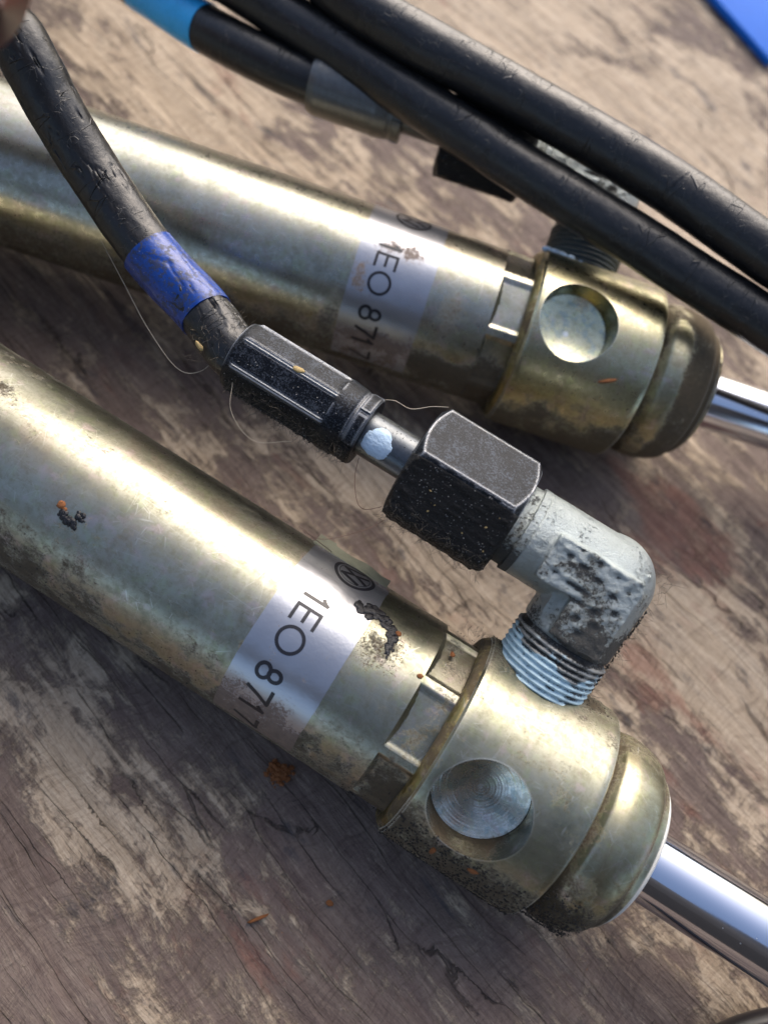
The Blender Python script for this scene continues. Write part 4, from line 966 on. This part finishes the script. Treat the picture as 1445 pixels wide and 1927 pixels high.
tag(mesh_obj('rust_flake', *blob((15.2, 120.5, 43.2), 1.3, 72, .4, (0, 0, 1), stretch=(1, .7)), M_RUST, None, origin=(15.2, 120.5, 43)), 'orange rust chip on the outer loose hose at the top edge', 'rust flake')
# blue sealant crumbs at the upper port
L = [cylblob(FR2, s, th, r, 90+i, .5, 14.4) for i, (s, th, r) in enumerate(((1.0, 44, .9), (2.2, 43, 1.0), (3.6, 41, .9), (5.0, 40, .8), (6.4, 39.5, .7), (2.9, 47, .9)))]
V, F = merge(L); mesh_obj('sealant_residue', V, F, M_DAB, h2)

# grit scattered on greasy faces (each a part of the thing it clings to)
def grit(parent, pts, rmin, rmax, mat, seed):
    r = np.random.default_rng(seed); L = []
    for p, nn in pts: L.append(blob(p, r.uniform(rmin, rmax)**1.0, int(r.integers(1e6)), .7, nn, m=4, stretch=(1, r.uniform(.4, 1))))
    V, F = merge(L); o = mesh_obj('grit', V, F, mat, parent, smooth=False); o['kind'] = 'stuff'
def scatter_hex(A, n, t0, t1, x0, x1, seed, rfun):
    r = np.random.default_rng(seed); out = []
    for _ in range(n):
        th = r.uniform(t0, t1); x = r.uniform(x0, x1); R = rfun(th); p = A.cyl(x, th, R); out.append((p, p-A.p(x, 0, 0)))
    return out
M_DK = m_plain('dark_grit', (.02, .016, .012), .7, 0, .4, 3, .1); M_GY = m_plain('grey_grit', (.30, .29, .27), .6, 0, .4, 3, .1)
hexf = lambda th: 7.35/math.cos(R_(30-abs((th+19.5+30) % 60-30)))+.02
grit(h1, scatter_hex(A1, 150, -78, -22, 14.2, 27.6, 1, hexf), .025, .10, M_GY, 1)
grit(h1, scatter_hex(A1, 8, -78, -22, 14.2, 27.6, 2, hexf), .10, .24, M_CRUMB, 2)
grit(h1, scatter_hex(A1, 500, -110, -70, 13.8, 28, 3, hexf), .06, .22, M_DK, 3)
grit(h1, scatter_hex(A1, 420, -110, -62, 35.3, 53.5, 4, lambda th: 4.9), .05, .17, M_DK, 4)
grit(h1, scatter_hex(A1, 60, -70, -20, 36, 53.5, 5, lambda th: 4.85), .04, .10, M_GY, 5)
fJ = Frame(J1.o, J1.y, J1.x, np.cross(J1.y, J1.x))
grit(h1, scatter_hex(fJ, 260, 20, 120, 15, 28, 6, lambda th: 6.25), .06, .24, M_DK, 6)
grit(cyl1, scatter_hex(FR1, 700, -95, -58, .5, 19, 7, lambda th: 14.52), .05, .22, M_DK, 7)
grit(cyl1, scatter_hex(FR1, 500, -95, -50, 19.6, 26, 8, lambda th: 13.25), .05, .20, M_DK, 8)
grit(cyl1, scatter_hex(FR1, 260, 44, 72, .5, 18, 9, lambda th: 14.5), .04, .14, M_DK, 9)
grit(cyl1, scatter_hex(FR1, 330, -6, 24, -14, -8, 10, lambda th: 12.5), .03, .10, m_plain('brown_speck', (.13, .075, .03), .7, 0, .4, 3, .1), 10)
grit(cyl1, scatter_hex(FR1, 420, 40, 82, -70, -.5, 11, lambda th: 12.5), .03, .11, M_DK, 11)
grit(cyl1, scatter_hex(FR1, 420, -100, -60, -70, -.5, 12, lambda th: 12.5), .04, .14, M_DK, 12)
grit(h1, scatter_hex(A1, 60, -90, 40, 28.5, 34.5, 13, lambda th: 3.02), .03, .09, M_DK, 13)

# ------------------------------------------------------------------ hairs and lint fibres
M_HAIR = m_plain('brown_hair', (.10, .05, .03), .5, 0, .2, 1, .01); M_FIB = m_plain('pale_fibre', (.45, .38, .28), .6, 0, .2, 1, .01)
def hair(pts, r, mat, label):
    P = spline(pts, .5); V, F, uv = sweep(P, r, 6); c = P[len(P)//2]
    tag(mesh_obj('stray_hair', V, F, mat, None, origin=tuple(c)), label, 'hair')
q = lambda x, th, R: tuple(A1.cyl(x, th, R))
hair([q(34.9, 40, 5.0), q(33.5, 30, 6.0), q(31.5, 38, 5.8), q(29.5, 45, 7.2), q(27.6, 40, 8.4)], .05, M_FIB, 'pale hair looping from the crimp sleeve to the black nut')
hair([q(34, -100, 3.4), q(33, -95, 6), q(31, -88, 9), q(29.5, -82, 10), q(28, -80, 8.6)], .05, M_HAIR, 'dark brown hair hanging beneath the pipe left of the black nut')
hair([q(27, -92, 9.0), q(28.2, -86, 12), q(31.5, -80, 17), q(34, -74, 18.5), (14.5, 38.5, 14), (16, 34.6, 15)], .045, M_HAIR, 'curled brown hair between the black nut and the sticker of the lower tube')
hair([(-20.5, 76.5, 31), (-17.0, 70.5, 30), (-13.5, 64.5, 29), (-9.5, 59.5, 28), (-6.5, 58.6, 29), (-4.0, 60.2, 31)], .05, M_FIB, 'long pale hair along the left side of the cracked hose')
hair([q(52, -70, 5.2), q(50, -85, 8), q(46, -95, 9), q(42, -92, 6.5)], .035, M_FIB, 'faint pale hair under the left end of the crimp sleeve')
# short fuzz on the lower edges of the fittings
def fuzz(parent, A, n, t0, t1, x0, x1, R, seed, mat, lmin=.6, lmax=2.2):
    r = np.random.default_rng(seed); L = []
    for _ in range(n):
        th = r.uniform(t0, t1); x = r.uniform(x0, x1); p = A.cyl(x, th, R*.98); nn = p-A.p(x, 0, 0); nn /= np.linalg.norm(nn)
        d = nn+r.normal(0, .6, 3); d /= np.linalg.norm(d); l = r.uniform(lmin, lmax); b = p+d*l*.5+r.normal(0, .18, 3); c = p+d*l+r.normal(0, .45, 3)
        V, F, _ = sweep(np.array([p, (p+b)/2, b, (b+c)/2, c]), .018, 3); L.append((V, F))
    V, F = merge(L); o = mesh_obj('fuzz', V, F, mat, parent); o['kind'] = 'stuff'
M_FZ = m_plain('fuzz_fibre', (.12, .10, .075), .8, 0, .3, 1, .01)
fuzz(h1, A1, 300, -115, -68, 35.5, 53.5, 4.9, 1, M_FZ, .3, 1.4)
fuzz(h1, A1, 200, -105, -70, 13.8, 28, 8.2, 2, M_FZ, .3, 1.4)
fuzz(h1, A1, 90, -160, 60, 54, 60, 3.6, 3, M_FZ)
fuzz(h1, fJ, 150, 40, 130, 15, 33, 6.3, 4, M_FZ)
fuzz(cyl1, FR1, 50, 50, 75, -3, 5, 13.6, 5, M_FZ, .3, 1.3)
fuzz(cyl1, FR1, 160, -95, -70, 0, 26, 14.0, 6, M_FZ, .4, 1.4)
